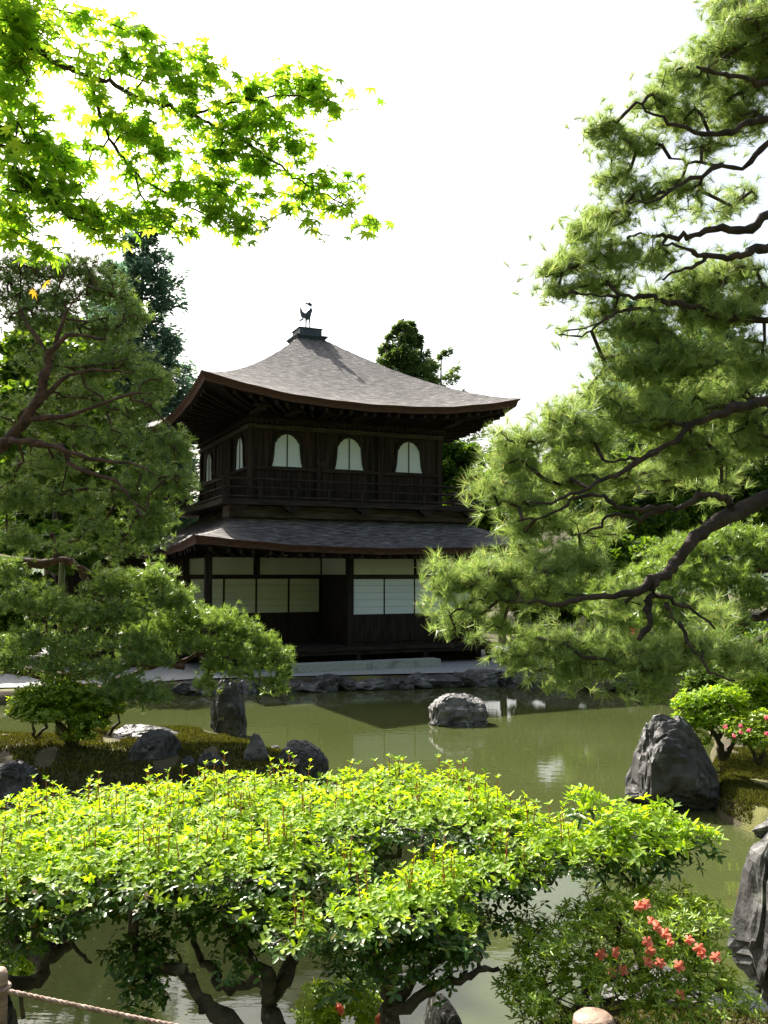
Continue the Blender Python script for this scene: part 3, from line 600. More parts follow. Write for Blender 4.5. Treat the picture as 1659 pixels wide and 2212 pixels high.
R_l = [
 (Lp([(1960, 1000), (1800, 1030)] + RT, 8.3, 7.4), .10, .022),
 (Lp([(1418, 1255), (1405, 1290), (1396, 1319), (1402, 1350), (1378, 1388)], 7.75, 7.6), .042, .02),
 (Lp([(1414, 1285), (1454, 1301), (1494, 1319), (1543, 1350)], 7.75, 7.5), .024, .009),
 (Lp([(1440, 1300), (1452, 1325), (1476, 1359), (1492, 1395), (1512, 1417), (1543, 1453), (1588, 1475)], 7.7, 7.3), .022, .007),
 (Lp([(1588, 1106), (1572, 1082), (1545, 1070), (1512, 1073), (1454, 1098), (1400, 1100), (1347, 1100), (1306, 1073), (1266, 1073), (1222, 1091), (1168, 1118), (1119, 1127)], 8.0, 7.7), .045, .008),
 (Lp([(1440, 1100), (1387, 1118), (1320, 1113), (1289, 1140), (1231, 1158)], 7.95, 8.2), .026, .007),
 (Lp([(1900, 840), (1700, 860), (1600, 880), (1543, 899), (1490, 921), (1445, 961), (1382, 993), (1347, 988), (1302, 999)], 8.2, 7.9), .075, .018),
 (Lp([(1420, 975), (1365, 1006), (1320, 1033), (1257, 1060), (1208, 1082), (1141, 1086)], 8.05, 7.6), .030, .007),
 (Lp([(1850, 400), (1720, 440), (1659, 465), (1611, 498), (1548, 490), (1501, 509), (1453, 512), (1409, 509), (1358, 509)], 8.4, 8.2), .085, .016),
 (Lp([(1850, 500), (1720, 515), (1659, 531), (1612, 548), (1570, 556), (1512, 549), (1475, 531), (1431, 531)], 8.4, 7.9), .08, .018),
 (Lp([(1530, 552), (1500, 575), (1461, 582), (1430, 610)], 8.1, 8.0), .022, .008),
 (Lp([(1850, 210), (1720, 245), (1659, 256), (1611, 264), (1567, 293), (1501, 282), (1428, 253), (1373, 220)], 8.4, 8.2), .075, .008),
 (Lp([(1850, 260), (1720, 290), (1659, 311), (1603, 359), (1519, 351), (1450, 346)], 8.4, 8.5), .065, .016),
 (Lp([(1560, 356), (1475, 395), (1428, 425), (1360, 440)], 8.45, 8.1), .028, .006),
 (Lp([(1850, 140), (1659, 179), (1611, 168), (1563, 157), (1500, 145)], 8.4, 8.0), .05, .01),
 (Lp([(1850, 680), (1600, 690), (1490, 659), (1439, 655), (1402, 640), (1358, 640), (1314, 637), (1245, 637)], 8.4, 8.2), .06, .008),
 (Lp([(1440, 672), (1391, 670), (1343, 670), (1300, 695), (1256, 725), (1201, 721)], 8.3, 8.1), .024, .005),
 (Lp([(1800, 1250), (1659, 1370), (1560, 1400), (1480, 1440), (1400, 1450)], 8.4, 7.6), .04, .008)]
R_p = [(1600, 265, 8.5, 80, 38), (1520, 325, 8.4, 66, 26), (1640, 120, 8.3, 60, 50), (1590, 20, 8.2, 70, 40), (1480, 450, 8.4, 70, 24, None, .7), (1630, 640, 8.4, 60, 40), (1450, 650, 8.3, 80, 36), (1570, 1050, 8.4, 80, 24, None, .7), (1470, 960, 8.3, 90, 40), (1330, 720, 8.2, 60, 22), (1420, 860, 8.3, 90, 40), (1340, 1310, 7.7, 80, 22, None, .8), (1640, 60, 8.0, 120, 60), (1560, 120, 8.2, 90, 45), (1480, 175, 8.2, 80, 38), (1410, 225, 8.1, 60, 35), (1300, 283, 8.1, 55, 30), (1370, 320, 8.2, 75, 38), (1330, 385, 8.3, 55, 35), (1460, 255, 8.4, 80, 40), (1560, 215, 8.5, 90, 40), (1640, 180, 8.4, 60, 50),
 (1470, 410, 8.3, 70, 35, None, .8), (1390, 430, 8.2, 70, 35), (1310, 475, 8.3, 75, 32), (1260, 510, 8.1, 55, 28), (1240, 575, 8.1, 65, 30), (1190, 590, 8.0, 36, 24), (1330, 555, 8.0, 85, 42), (1420, 560, 8.2, 60, 35), (1215, 635, 8.1, 45, 24), (1300, 620, 8.2, 70, 30), (1230, 715, 8.1, 45, 18, None, .45), (1300, 680, 8.2, 50, 25, None, .7),
 (1600, 430, 8.6, 60, 30, None, .5), (1560, 460, 8.5, 60, 25, None, .5), (1590, 590, 8.4, 80, 35), (1510, 620, 8.3, 90, 40),
 (1400, 720, 8.1, 80, 45), (1550, 690, 8.2, 110, 55), (1620, 790, 8.2, 80, 60), (1480, 790, 8.0, 110, 55), (1360, 800, 8.0, 90, 48), (1295, 866, 7.9, 66, 40), (1210, 905, 7.8, 62, 32), (1130, 955, 7.7, 60, 26), (1070, 935, 7.6, 24, 10), (1240, 950, 7.8, 90, 45), (1390, 910, 8.0, 120, 55), (1560, 880, 8.2, 110, 60), (1620, 960, 8.2, 70, 55), (1500, 1000, 8.2, 90, 45), (1400, 1040, 8.2, 80, 30, None, .7),
 (1115, 1005, 7.7, 68, 36), (1050, 1064, 7.6, 36, 26), (1122, 1086, 7.6, 66, 34), (1220, 1040, 7.8, 90, 40), (1330, 1040, 7.9, 60, 28), (1140, 1150, 7.6, 54, 22), (1190, 1135, 7.8, 80, 28), (1290, 1150, 8.0, 70, 26, None, .7),
 (990, 1262, 7.3, 62, 34), (955, 1275, 7.25, 30, 20), (1070, 1242, 7.4, 80, 32), (1165, 1228, 7.5, 80, 30), (1260, 1225, 7.6, 70, 28), (1090, 1290, 7.4, 90, 32), (1000, 1325, 7.3, 55, 26), (970, 1360, 7.25, 26, 16, None, .7), (1200, 1285, 7.5, 80, 28),
 (1190, 1400, 7.5, 90, 34), (1110, 1430, 7.45, 55, 26), (1290, 1420, 7.5, 100, 40), (1410, 1430, 7.4, 100, 40), (1500, 1405, 7.4, 90, 40), (1400, 1475, 7.3, 70, 24, None, .8), (1230, 1460, 7.4, 60, 22, None, .7), (1590, 1420, 7.5, 80, 40), (1080, 1360, 7.4, 60, 20, None, .7), (1560, 1340, 7.6, 60, 28, None, .6)]
b = at(1960, 1240, 8.4); bz = hz(b[0], b[1]); b[2] = max(bz, 0)
pine('pine_tree', 'large pine with dark twisting limbs reaching over the pond from the right', tuple(b), [b, at(1985, 1000, 8.4), at(1930, 700, 8.5), at(1880, 400, 8.5), at(1850, 100, 8.4), at(1830, -200, 8.4)], [(([(float(np.interp(q[0][1], [-200, 100, 400, 700, 1000, 1240], [1830, 1850, 1880, 1930, 1985, 1960])) + 8, q[0][1] + 12, 8.45)] if q[0][0] > 1780 else []) + [(a, c, d - .35) for a, c, d in q], r0 * (.72 if r0 > .044 and r0 != .10 else .9), min(r1, .008) if len(q) != 5 else r1) for q, r0, r1 in R_l], R_p, .050, 34, .125, .0044, 5, 'bark', 'needle_r', rtip=.0040, share=2.0, rt=(.24, .1))
# second pine behind it, lower and yellower
P2 = [(1480, 1190, 14, 90, 38), (1590, 1170, 14.2, 80, 45), (1640, 1210, 14, 60, 50), (1540, 1250, 13.8, 110, 45), (1420, 1240, 13.6, 80, 36), (1340, 1270, 13.5, 70, 34), (1640, 1290, 13.8, 60, 45), (1460, 1310, 13.4, 100, 45), (1360, 1340, 13.2, 80, 40), (1560, 1330, 13.5, 80, 36), (1480, 1370, 13.2, 90, 35), (1290, 1310, 13.4, 50, 28)]
L2 = [(Lp([(1800, 1290), (1700, 1310), (1640, 1332), (1580, 1345), (1520, 1335), (1450, 1330), (1380, 1335)], 14, 13.3), .08, .012), (Lp([(1760, 1240), (1640, 1230), (1560, 1235), (1480, 1215)], 14, 13.8), .05, .01)]
b = at(1800, 1440, 14); b[2] = hz(b[0], b[1])
pine('pine_tree', 'yellowish low pine behind the dark twisting limb on the right', tuple(b), [b, at(1795, 1300, 14), at(1750, 1200, 14), at(1640, 1170, 14)], L2, P2, .11, 26, .11, .0075, 6, 'bark', 'needle_m', rtip=.004, step=.25, rt=(.14, .05))
# left pine
LP = [(330, 1165, 16.3, 46, 28), (262, 1185, 16.3, 60, 26), (150, 1180, 16.3, 60, 22, None, .8), (200, 800, 16.8, 60, 34), (150, 920, 16.7, 70, 30), (310, 1010, 16.5, 60, 30), (30, 645, 17, 80, 40), (125, 650, 17, 75, 40), (60, 590, 17, 100, 45), (165, 590, 17, 90, 48), (235, 635, 17, 65, 50), (80, 690, 16.8, 110, 50), (215, 715, 17, 85, 48), (290, 690, 17, 35, 45, None, .8), (110, 790, 16.6, 100, 45, None, .7), (260, 790, 17, 90, 48), (335, 835, 17, 52, 42), (180, 860, 16.8, 100, 40, None, .8), (60, 900, 16.6, 90, 50, None, .7), (290, 890, 16.8, 90, 42), (365, 960, 16.6, 62, 45), (240, 960, 16.6, 90, 42), (110, 1000, 16.6, 110, 48, None, .9), (375, 1050, 16.4, 56, 45), (280, 1070, 16.4, 80, 45), (170, 1080, 16.4, 90, 36), (50, 1080, 16.4, 80, 50), (310, 1145, 16.3, 62, 36), (210, 1140, 16.3, 60, 30, None, .6), (40, 1165, 16.4, 60, 30), (395, 985, 16.5, 32, 30), (340, 1110, 16.3, 60, 34)]
LP += [(-90, 470, 17, 120, 60), (-200, 400, 17, 140, 70), (-300, 480, 17, 140, 70), (-120, 600, 17, 120, 60), (-250, 620, 17, 150, 70), (-200, 760, 17, 150, 70), (-120, 900, 16.8, 120, 60), (-260, 330, 17.3, 120, 60)]
LL = [(Lp([(-220, 1060), (-80, 1000), (0, 960), (60, 900), (95, 830), (110, 760), (160, 725), (230, 735)], 17, 16.8), .16, .03),
 (Lp([(60, 905), (130, 900), (200, 880), (280, 850), (330, 850)], 16.9, 16.9), .06, .012), (Lp([(60, 890), (150, 810), (240, 800), (300, 810)], 16.9, 17), .05, .012),
 (Lp([(20, 950), (100, 960), (190, 990), (280, 1000), (350, 1030)], 16.8, 16.4), .06, .014), (Lp([(130, 960), (160, 1010), (250, 1040), (290, 1090), (310, 1120)], 16.8, 16.3), .045, .012),
 (Lp([(110, 770), (60, 700), (30, 640)], 17, 17), .05, .012), (Lp([(120, 750), (140, 680), (190, 620)], 17, 17), .045, .012)]
def dsc(L, f):
    return [((p[0], p[1], p[2] * f) + tuple(p[3:])) for p in L]
def dsl(L, f): return [(dsc(a, f), r0 * f, r1 * f) for a, r0, r1 in L]
LP = dsc(LP, .77); LL = dsl(LL, .77)
b = np.array([-7.5, 13.7, 0.25])
pine('pine_tree', 'tall dense dark pine filling the left edge beside the pavilion', tuple(b), [b, at(-300, 1200, 13.6), at(-230, 1060, 13.3), at(-150, 800, 13.3), at(-160, 560, 13.3), at(-210, 380, 13.3)], [([(a, c, d - .7) for a, c, d in q], r0, r1 * .6) for q, r0, r1 in LL], LP, .076, 20, .11, .008, 7, 'bark_red', 'needle_l', rtip=.004, step=.25, rt=(.26, .12), share=2.4)
# low propped pine
LQ = [(390, 1300, 15.8, 36, 26), (130, 1440, 15.5, 70, 26), (20, 1430, 15.5, 60, 30), (330, 1425, 15.6, 60, 20), (380, 1300, 15.8, 40, 24), (330, 1255, 16, 62, 34), (365, 1300, 15.9, 45, 28), (240, 1265, 16, 70, 34), (70, 1300, 15.8, 90, 44), (180, 1330, 15.8, 90, 38), (270, 1330, 15.9, 80, 36), (60, 1385, 15.6, 80, 34), (170, 1395, 15.6, 80, 28), (300, 1390, 15.8, 70, 32), (225, 1445, 15.5, 70, 22, None, .7), (270, 1490, 15.3, 75, 30), (335, 1505, 15.3, 50, 24), (20, 1240, 16, 50, 40, None, .7)]
LQL = [(Lp([(-200, 1180), (0, 1208), (70, 1218), (140, 1212), (180, 1240), (210, 1290), (260, 1310)], 16.4, 15.9), .11, .03), (Lp([(120, 1215), (112, 1160), (110, 1150)], 16.2, 16.2), .05, .03),
 (Lp([(175, 1225), (220, 1250), (290, 1260), (340, 1270)], 16.1, 16), .045, .012), (Lp([(-200, 1420), (0, 1440), (80, 1455), (160, 1460), (260, 1440), (330, 1432), (400, 1440)], 16, 15.7), .11, .05),
 (Lp([(270, 1440), (300, 1410), (330, 1380)], 15.8, 15.8), .04, .012), (Lp([(100, 1458), (150, 1480), (240, 1490), (310, 1500)], 15.8, 15.3), .04, .01), (Lp([(20, 1300), (80, 1330), (170, 1350)], 15.9, 15.8), .03, .01)]
LQ = dsc(LQ, .81); LQL = dsl(LQL, .81); b = np.array([-6.9, 13.6, .25])
pine('pine_tree', 'low spreading dark pine with bare horizontal limbs resting on poles at the left', tuple(b), [b, at(-220, 1420, 13.3), at(-230, 1300, 13.3), at(-200, 1180, 13.3)], LQL, LQ, .10, 20, .105, .0085, 8, 'bark_red', 'needle_l', rtip=.004, step=.25, rt=(.2, .13))
LY = [(370, 1350, 15.7, 60, 36), (400, 1320, 15.7, 40, 26), (440, 1340, 15.6, 55, 26), (490, 1345, 15.6, 40, 24), (530, 1362, 15.5, 40, 26), (570, 1385, 15.5, 38, 26), (606, 1420, 15.4, 26, 26), (615, 1455, 15.4, 18, 22), (420, 1390, 15.6, 70, 24), (500, 1400, 15.5, 60, 28), (560, 1425, 15.5, 45, 24), (460, 1440, 15.4, 40, 20), (520, 1455, 15.3, 40, 16), (590, 1475, 15.3, 32, 16), (450, 1475, 15.3, 30, 14), (610, 1490, 15.3, 16, 12), (340, 1400, 15.8, 50, 26), (300, 1370, 15.8, 50, 26)]
LYL = [(Lp([(250, 1470), (330, 1440), (400, 1425), (450, 1405), (510, 1410), (560, 1430)], 15.9, 15.5), .05, .012), (Lp([(420, 1418), (440, 1390), (480, 1385)], 15.6, 15.5), .025, .008), (Lp([(430, 1420), (490, 1450), (550, 1465)], 15.6, 15.4), .025, .008)]
LY = dsc(LY, .84); LYL = dsl(LYL, .84); b = np.array([-4.6, 13.6, .2])
pine('pine_tree', 'bright yellow green low pine branch spreading in front of the pavilion steps', tuple(b), [b, at(200, 1500, 13.5), at(250, 1470, 13.35)], LYL, LY, .13, 20, .095, .0075, 9, 'bark_red', 'needle_m', rtip=.004, step=.2, rt=(.09, .06))
# support poles
for lab, x, y0, y1, Yd, r in (('tall thin bamboo pole propping the upper bare pine limb', 134, 1215, 1560, 16.1, .042),):
    Yd *= .81; t = at(x, y0, Yd); bz = min(hz(t[0], t[1]), 0) if True else 0; mb = MB(); zz = np.linspace(min(bz, -.1), t[2], 9); mb.tube(np.stack([0 * zz, 0 * zz, zz], 1), r * (1 + .08 * (np.arange(9) % 2)), 9)
    o = obj('support_pole', mb, M['bamboo'], None, True); o.location = (t[0], t[1], 0); tag(o, lab, 'pole', None)

# ------------------------------------------------------------------ background trees
def blob_tree(name, label, cat, base, crown, n, ls, seed, lm, bark='bark', group=None, gap=.35, trunk_r=.18, clumps=40):
    """broad tree: leaf clumps through a crown volume; crown = (cx,cy,cz,rx,ry,rz) relative to base"""
    rng = np.random.default_rng(seed); root = thing(name, label, cat, base, 0, group)
    c = np.array(crown[:3]); R = np.array(crown[3:])
    u = unit(rng.normal(size=(clumps, 3))); K = c + u * R * rng.uniform(.25, 1, (clumps, 1)) ** .5 * rng.uniform(.8, 1.1, (clumps, 1))
    per = n // clumps; cr = R.mean() * rng.uniform(.18, .36, (clumps, 1))
    q = unit(rng.normal(size=(clumps, per, 3))) * rng.uniform(0, 1, (clumps, per, 1)) ** .5
    q[..., 2] *= .6; P = (K[:, None] + q * cr[:, None]).reshape(-1, 3)
    N = unit(rng.normal(size=P.shape) * .7 + [0, 0, 1]); D = unit(np.cross(N, rng.normal(size=P.shape)))
    V, I = leaves(rng, P, D, N, ls, ls * .55); idxmesh('crown', V, I, M[lm], root)
    L = [(polyline([(0, 0, 0), (c[0] * .3, c[1] * .3, c[2] * .5), (c[0], c[1], c[2] + R[2] * .5)], .4, rng, .04), trunk_r, trunk_r * .3)]
    obj('trunk', grow(rng, L, K, .4, .02, .1, .5), M[bark], root, True); return root
def conifer(name, label, base, h, r, n, ls, seed, lm, z0=.1, layers=22, group=None, droop=.15, ragged=.3):
    rng = np.random.default_rng(seed); root = thing(name, label, 'conifer', base, 0, group)
    A, P, D = [], [], []
    for k in range(layers):
        t = z0 + (1 - z0) * k / layers; nb = max(3, int(9 * (1 - t) + 3))
        for j in range(nb):
            an = rng.uniform(0, 2 * pi); L = r * (1 - t) ** (.75 if lm == 'leaf_fir' else .6) * rng.uniform(1 - ragged, 1 + ragged * .6) + .15; z = h * t + rng.normal() * h / layers * .4
            d = np.array([cos(an), sin(an), 0]); e = d * L + [0, 0, z - droop * L + .2 * L * rng.uniform(-.5, 1)]; A.append(e)
            m = max(4, int(n / (layers * 5) * (.45 + L / r))); s = rng.uniform(.15, 1.05, (m, 1)) ** .8
            w_ = np.array([-d[1], d[0], 0]); o = rng.normal(size=(m, 1)) * L * .17 * (1.15 - s)
            P.append(np.array([0, 0, z]) * (1 - s) + e * s + w_ * o + rng.normal(size=(m, 3)) * [.03 * L, .03 * L, (.05 if lm == 'leaf_fir' else .11) * L + .05]); D.append(unit(d + w_ * np.sign(o) * .8 + rng.normal(size=(m, 3)) * .5 + [0, 0, .15]))
    P = np.concatenate(P); D = np.concatenate(D); N = unit(rng.normal(size=P.shape) * .5 + [0, 0, 1])
    V, I = leaves(rng, P, D, N, ls, ls * .4); idxmesh('crown', V, I, M[lm], root)
    L = [(polyline([(0, 0, 0), (0, 0, h)], .5, rng, .02), h * .016 + .05, .02)]
    obj('trunk', grow(rng, L, np.array(A), .5, .012, .05, .5), M['bark'], root, True); return root
def bpos(px, Y): p = at(px, 1240, Y); return (p[0], p[1], hz(p[0], p[1]))
def ztop(py, Y, px=829): return at(px, py, Y)[2]
b = bpos(296, 36); conifer('cedar_tree', 'tall dark blue green cedar rising behind the left pine', b, ztop(455, 36) - b[2], 3.2, 34000, .26, 11, 'leaf_cedar', .25, 40, ragged=.55)
b = bpos(230, 38); conifer('cedar_tree', 'dark cedar mostly hidden between the left pine and the taller cedar', b, ztop(560, 38) - b[2], 3.4, 40000, .26, 12, 'leaf_cedar', .3, 36)
b = bpos(872, 46); conifer('fir_tree', 'pointed fir tree rising behind the right slope of the upper roof', b, ztop(690, 46) - b[2], 4.9, 150000, .2, 13, 'leaf_fir', .25, 70, ragged=.22, droop=-.05)
b = bpos(955, 47); conifer('fir_tree', 'ragged lower fir whose bare arms stick out right of the pointed fir', b, ztop(760, 47) - b[2], 3.2, 12000, .22, 14, 'leaf_fir', .35, 14, ragged=1.1, droop=-.5)
b = bpos(1395, 40); conifer('cedar_tree', 'dark cedar seen through the gaps of the right pine', b, ztop(625, 40) - b[2], 4.0, 40000, .28, 15, 'leaf_cedar', .2, 24)
b = bpos(1560, 42); conifer('cedar_tree', 'second dark cedar farther right behind the right pine', b, ztop(610, 42) - b[2], 4.4, 40000, .28, 16, 'leaf_cedar', .2, 24)
for i, (px, py, Yd, rx, ry, lab, lm) in enumerate((
    (985, 1010, 34, 62, 75, 'sunlit broad tree just right of the upper storey wall', 'leaf_far'),
    (1085, 1210, 31, 70, 80, 'low broad tree just right of the ground floor corner', 'leaf_far'),
    (1030, 1140, 35, 60, 90, 'broad tree behind the right end of the lower roof', 'leaf_far'),
    (1120, 1060, 36, 90, 90, 'broad tree behind the leftmost tips of the right pine', 'leaf_far'),
    (1270, 1050, 33, 100, 120, 'broad tree behind the upper limbs of the right pine', 'leaf_far'),
    (1430, 1040, 31, 110, 130, 'broad tree behind the crook of the large dark limb', 'leaf_far'),
    (1600, 1020, 32, 110, 150, 'broad tree behind the thick limb at the right edge', 'leaf_far'),
    (1200, 1290, 27, 100, 60, 'low dark broad tree at the right end of the pavilion', 'leaf_far'),
    (1340, 1220, 25, 100, 70, 'low broad tree behind the lower limb of the right pine', 'leaf_far'),
    (1520, 860, 34, 120, 120, 'high broad tree seen through the middle of the right pine', 'leaf_far'),
    (60, 1080, 29, 120, 110, 'broad tree behind the left pine at the picture edge', 'leaf_far'),
    (190, 1000, 31, 90, 110, 'broad tree behind the middle of the left pine', 'leaf_far'),
    (260, 1130, 33, 70, 80, 'broad tree behind the left pine next to the pavilion wing', 'leaf_far'),
    (20, 1320, 26, 130, 90, 'low broad tree behind the propped pine at the left edge', 'leaf_far'),
    (330, 1060, 35, 80, 110, 'broad tree behind the right flank of the left pine', 'leaf_far'),
    (140, 1180, 24, 70, 50, 'low dark tree below the sky gap in the left pine', 'leaf_far'),
    (-60, 1200, 24, 120, 110, 'broad tree just beyond the left picture edge', 'leaf_far'),
    (130, 900, 27, 190, 200, 'tall leafy tree added behind the left pine to shade the terrace', 'leaf_far'),  # put in so its shadow falls on the gravel terrace
    (-210, 0, 20, 280, 230, 'unseen tall broad tree added beyond the upper left picture edge for shade', 'leaf_far'),  # out of view, put in to shade the near left water
    (120, 800, 32, 120, 120, 'high broad tree behind the upper left pine', 'leaf_far'))):
    p = at(px, py, Yd); gz = hz(p[0], p[1]); R = (rx * Yd / F, rx * Yd / F * .8, ry * Yd / F)
    blob_tree('broad_tree', lab, 'tree', (p[0], p[1], gz), (0, 0, p[2] - gz, *R), 22000, .22, 200 + i, lm, group='broad trees behind the garden', clumps=55)

# ------------------------------------------------------------------ shrubs
def shrub(name, label, cat, base, limbs, pads, dens, ls, lw, seed, lm, old=None, whorl=5, bark='bark_grey', group=None, tall=0, tallh=.1, rtip=.0022, rmax=.02, step=.06, upr=1.0, flowers=None, wide=.55, flat=.55, oldpads=None, uppers=None):
    rng = np.random.default_rng(seed); root = thing(name, label, cat, base, 0, group); b = np.array(base)
    C, D = padpts(rng, pads, dens, flat=flat); k = max(4, len(C) // 4); A = C[rng.permutation(len(C))[:k]] - [0, 0, ls * .3]
    mb = grow(rng, limbs, A, step, rtip, rmax, .45, 5, .2, 8)
    def whorls(C, D, n, tilt, ls_):
        k = len(C); ax = unit(D * .5 + [0, 0, upr] + rng.normal(size=C.shape) * .35)
        ref = unit(np.cross(ax, rng.normal(size=C.shape))); oth = np.cross(ax, ref); B, DD, NN = [], [], []
        for j in range(n):
            an = 2 * pi * j / n + rng.uniform(-.4, .4, (k, 1)); d = ref * np.cos(an) + oth * np.sin(an); tl = rng.uniform(*tilt, (k, 1))
            DD.append(unit(d + ax * tl)); NN.append(unit(ax - d * tl)); B.append(C + ax * rng.uniform(-.25, .25, (k, 1)) * ls_)
        return leaves(rng, np.concatenate(B), np.concatenate(DD), np.concatenate(NN), ls_, lw * ls_ / ls, wide=wide)
    young = None; UPP = D[:, 2] > (uppers + rng.normal(size=len(D)) * .12) if uppers is not None else np.ones(len(D), bool); CL, DL = C[~UPP], D[~UPP]; C, D = C[UPP], D[UPP]; V, I = whorls(C - b, D, whorl, (.15, .9), ls)  # leaves on front and lower sides join the dark set, as painted shade
    if tall:
        top = C[np.argsort(-(D[:, 2] + rng.normal(size=len(C)) * .25))[:tall]]; st = MB(); T = []
        for p in top:
            hh = tallh * rng.uniform(.4, 1.2); q = p + [rng.normal() * .01, rng.normal() * .01, hh]; st.tube([p - b - [0, 0, .03], q - b], [.0022, .0016], 4, False); T.append(q)
            if hh > tallh * .6: T.append(p + (q - p) * .55)
        T = np.array(T); V2, I2 = whorls(T - b, np.tile([0, 0, 1.], (len(T), 1)), 4, (.5, 1.3), ls * .9)
        I = np.concatenate([I, I2 + len(V)]); V = np.concatenate([V, V2]); young = st
    idxmesh('foliage', V, I, M[lm], root)
    if old:
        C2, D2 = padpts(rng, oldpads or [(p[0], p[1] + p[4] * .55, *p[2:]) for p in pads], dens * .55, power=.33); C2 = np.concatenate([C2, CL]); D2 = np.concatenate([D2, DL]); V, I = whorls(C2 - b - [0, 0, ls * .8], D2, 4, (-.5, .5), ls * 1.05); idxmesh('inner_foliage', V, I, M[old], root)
    nf = len(mb.f)
    if young: mb.add(young.verts() + b, young.f)
    t = obj('stems', mb, M[bark], root, True); t.data.transform(__import__('mathutils').Matrix.Translation(-Vector(base)))
    if young:
        t.data.materials.append(M['twig_red']); t.data.polygons.foreach_set('material_index', [0] * nf + [1] * (len(mb.f) - nf))
    if flowers:
        fm, fl, fs = flowers
        for p in fl:
            f = MB(); ax = unit(np.array([rng.normal() * .5, -1, .5 + rng.normal() * .3])); r1 = unit(np.cross(ax, [0, 0, 1.])); r2 = np.cross(ax, r1)
            for j in range(5):
                an = 2 * pi * j / 5 + .3; d = r1 * cos(an) + r2 * sin(an); s = np.cross(ax, d); c0 = np.array(p) - b; g = fs * rng.uniform(.8, 1.1)
                f.add([c0 - ax * g * .5, c0 + d * g * .35 - s * g * .26, c0 + d * g * .8 - s * g * .34 + ax * g * .15, c0 + d * g * 1.0 + ax * g * .02, c0 + d * g * .8 + s * g * .34 + ax * g * .15, c0 + d * g * .35 + s * g * .26], [(0, 1, 2, 3), (0, 3, 4, 5)])
            obj('flower', f, M[fm], root)
    return root
rng = np.random.default_rng(3)
def lb(L): return limbs_px(rng, L, .05, .006)
# the clipped hedge: three shrubs whose canopies meet
HL = [(60, 1745, 4.2, 110, 28, .4), (200, 1730, 4.3, 110, 30, .4), (60, 1790, 3.8, 120, 42, .4), (220, 1785, 3.8, 120, 45, .4), (40, 1850, 3.4, 90, 45, .35), (180, 1850, 3.4, 110, 45, .35), (60, 1900, 3.3, 110, 35, .3, .7), (200, 1905, 3.3, 90, 30, .3, .6), (330, 1725, 4.2, 70, 34, .3)]
HM = [(330, 1715, 4.3, 100, 34, .4), (470, 1690, 4.4, 100, 34, .4), (600, 1690, 4.4, 100, 32, .4), (360, 1765, 3.9, 110, 44, .4), (520, 1750, 3.9, 110, 48, .4), (660, 1750, 3.9, 100, 46, .4), (330, 1840, 3.4, 100, 45, .35), (470, 1830, 3.4, 110, 48, .35), (600, 1835, 3.4, 100, 45, .35), (400, 1890, 3.3, 120, 30, .3, .6), (560, 1900, 3.3, 120, 28, .3, .6)]
HR = [(750, 1690, 4.4, 90, 34, .4), (860, 1680, 4.4, 90, 38, .4), (980, 1690, 4.4, 90, 36, .4), (760, 1750, 3.9, 90, 46, .4), (900, 1745, 3.9, 100, 40, .4), (1030, 1750, 3.9, 100, 45, .4), (1130, 1785, 3.8, 85, 42, .4), (1220, 1820, 3.7, 62, 38, .3), (1080, 1850, 3.6, 110, 42, .3), (960, 1890, 3.4, 90, 38, .3), (880, 1930, 3.2, 90, 32, .25), (780, 1960, 3.1, 80, 26, .25), (640, 1985, 3.05, 75, 16, .22, .8), (960, 1950, 3.3, 80, 30, .3), (740, 1850, 3.5, 80, 30, .3, .8), (1000, 1985, 3.3, 60, 28, .25, .6)]
OL = [(60, 1840, 3.9, 120, 60, .5), (200, 1850, 3.8, 120, 60, .5), (80, 1930, 3.5, 110, 40, .4, .8), (220, 1920, 3.5, 80, 30, .4, .7)]
OM = [(360, 1820, 3.9, 120, 60, .5), (500, 1820, 3.9, 120, 60, .5), (640, 1830, 3.9, 90, 60, .5), (420, 1920, 3.6, 100, 35, .4, .7), (560, 1940, 3.6, 100, 35, .4, .7), (300, 2040, 3.3, 75, 30, .2, .8), (330, 2085, 3.3, 60, 22, .2, .8), (640, 1940, 3.6, 70, 26, .4, .6)]
OR = [(780, 1820, 3.9, 80, 55, .5, .7), (1000, 1820, 3.9, 100, 45, .5), (860, 1990, 3.35, 110, 36, .3, .9), (980, 2000, 3.4, 70, 40, .3, .9), (760, 2010, 3.3, 90, 24, .3, .7), (950, 2060, 3.4, 50, 26, .3, .6), (1120, 1890, 3.7, 80, 26, .3, .6)]
def gnarl(L): return lb([(a, r0 * .72, r1 * .72) for a, r0, r1 in L])
SL = gnarl([(Lp([(-60, 2330), (-10, 2160), (0, 2131), (59, 2126), (88, 2114), (94, 2076), (67, 2061), (29, 2038), (15, 2020), (35, 1990), (60, 1930), (100, 1870)], 3.25, 3.8), .042, .018), (Lp([(94, 2076), (123, 2055), (91, 2038), (73, 2014), (82, 1985), (110, 1940), (180, 1860)], 3.35, 3.8), .03, .012), (Lp([(110, 2060), (152, 2044), (141, 2026), (150, 1980), (230, 1900)], 3.35, 3.7), .022, .01), (Lp([(79, 1988), (141, 2032), (170, 2061), (199, 2085)], 3.4, 3.3), .010, .008)])
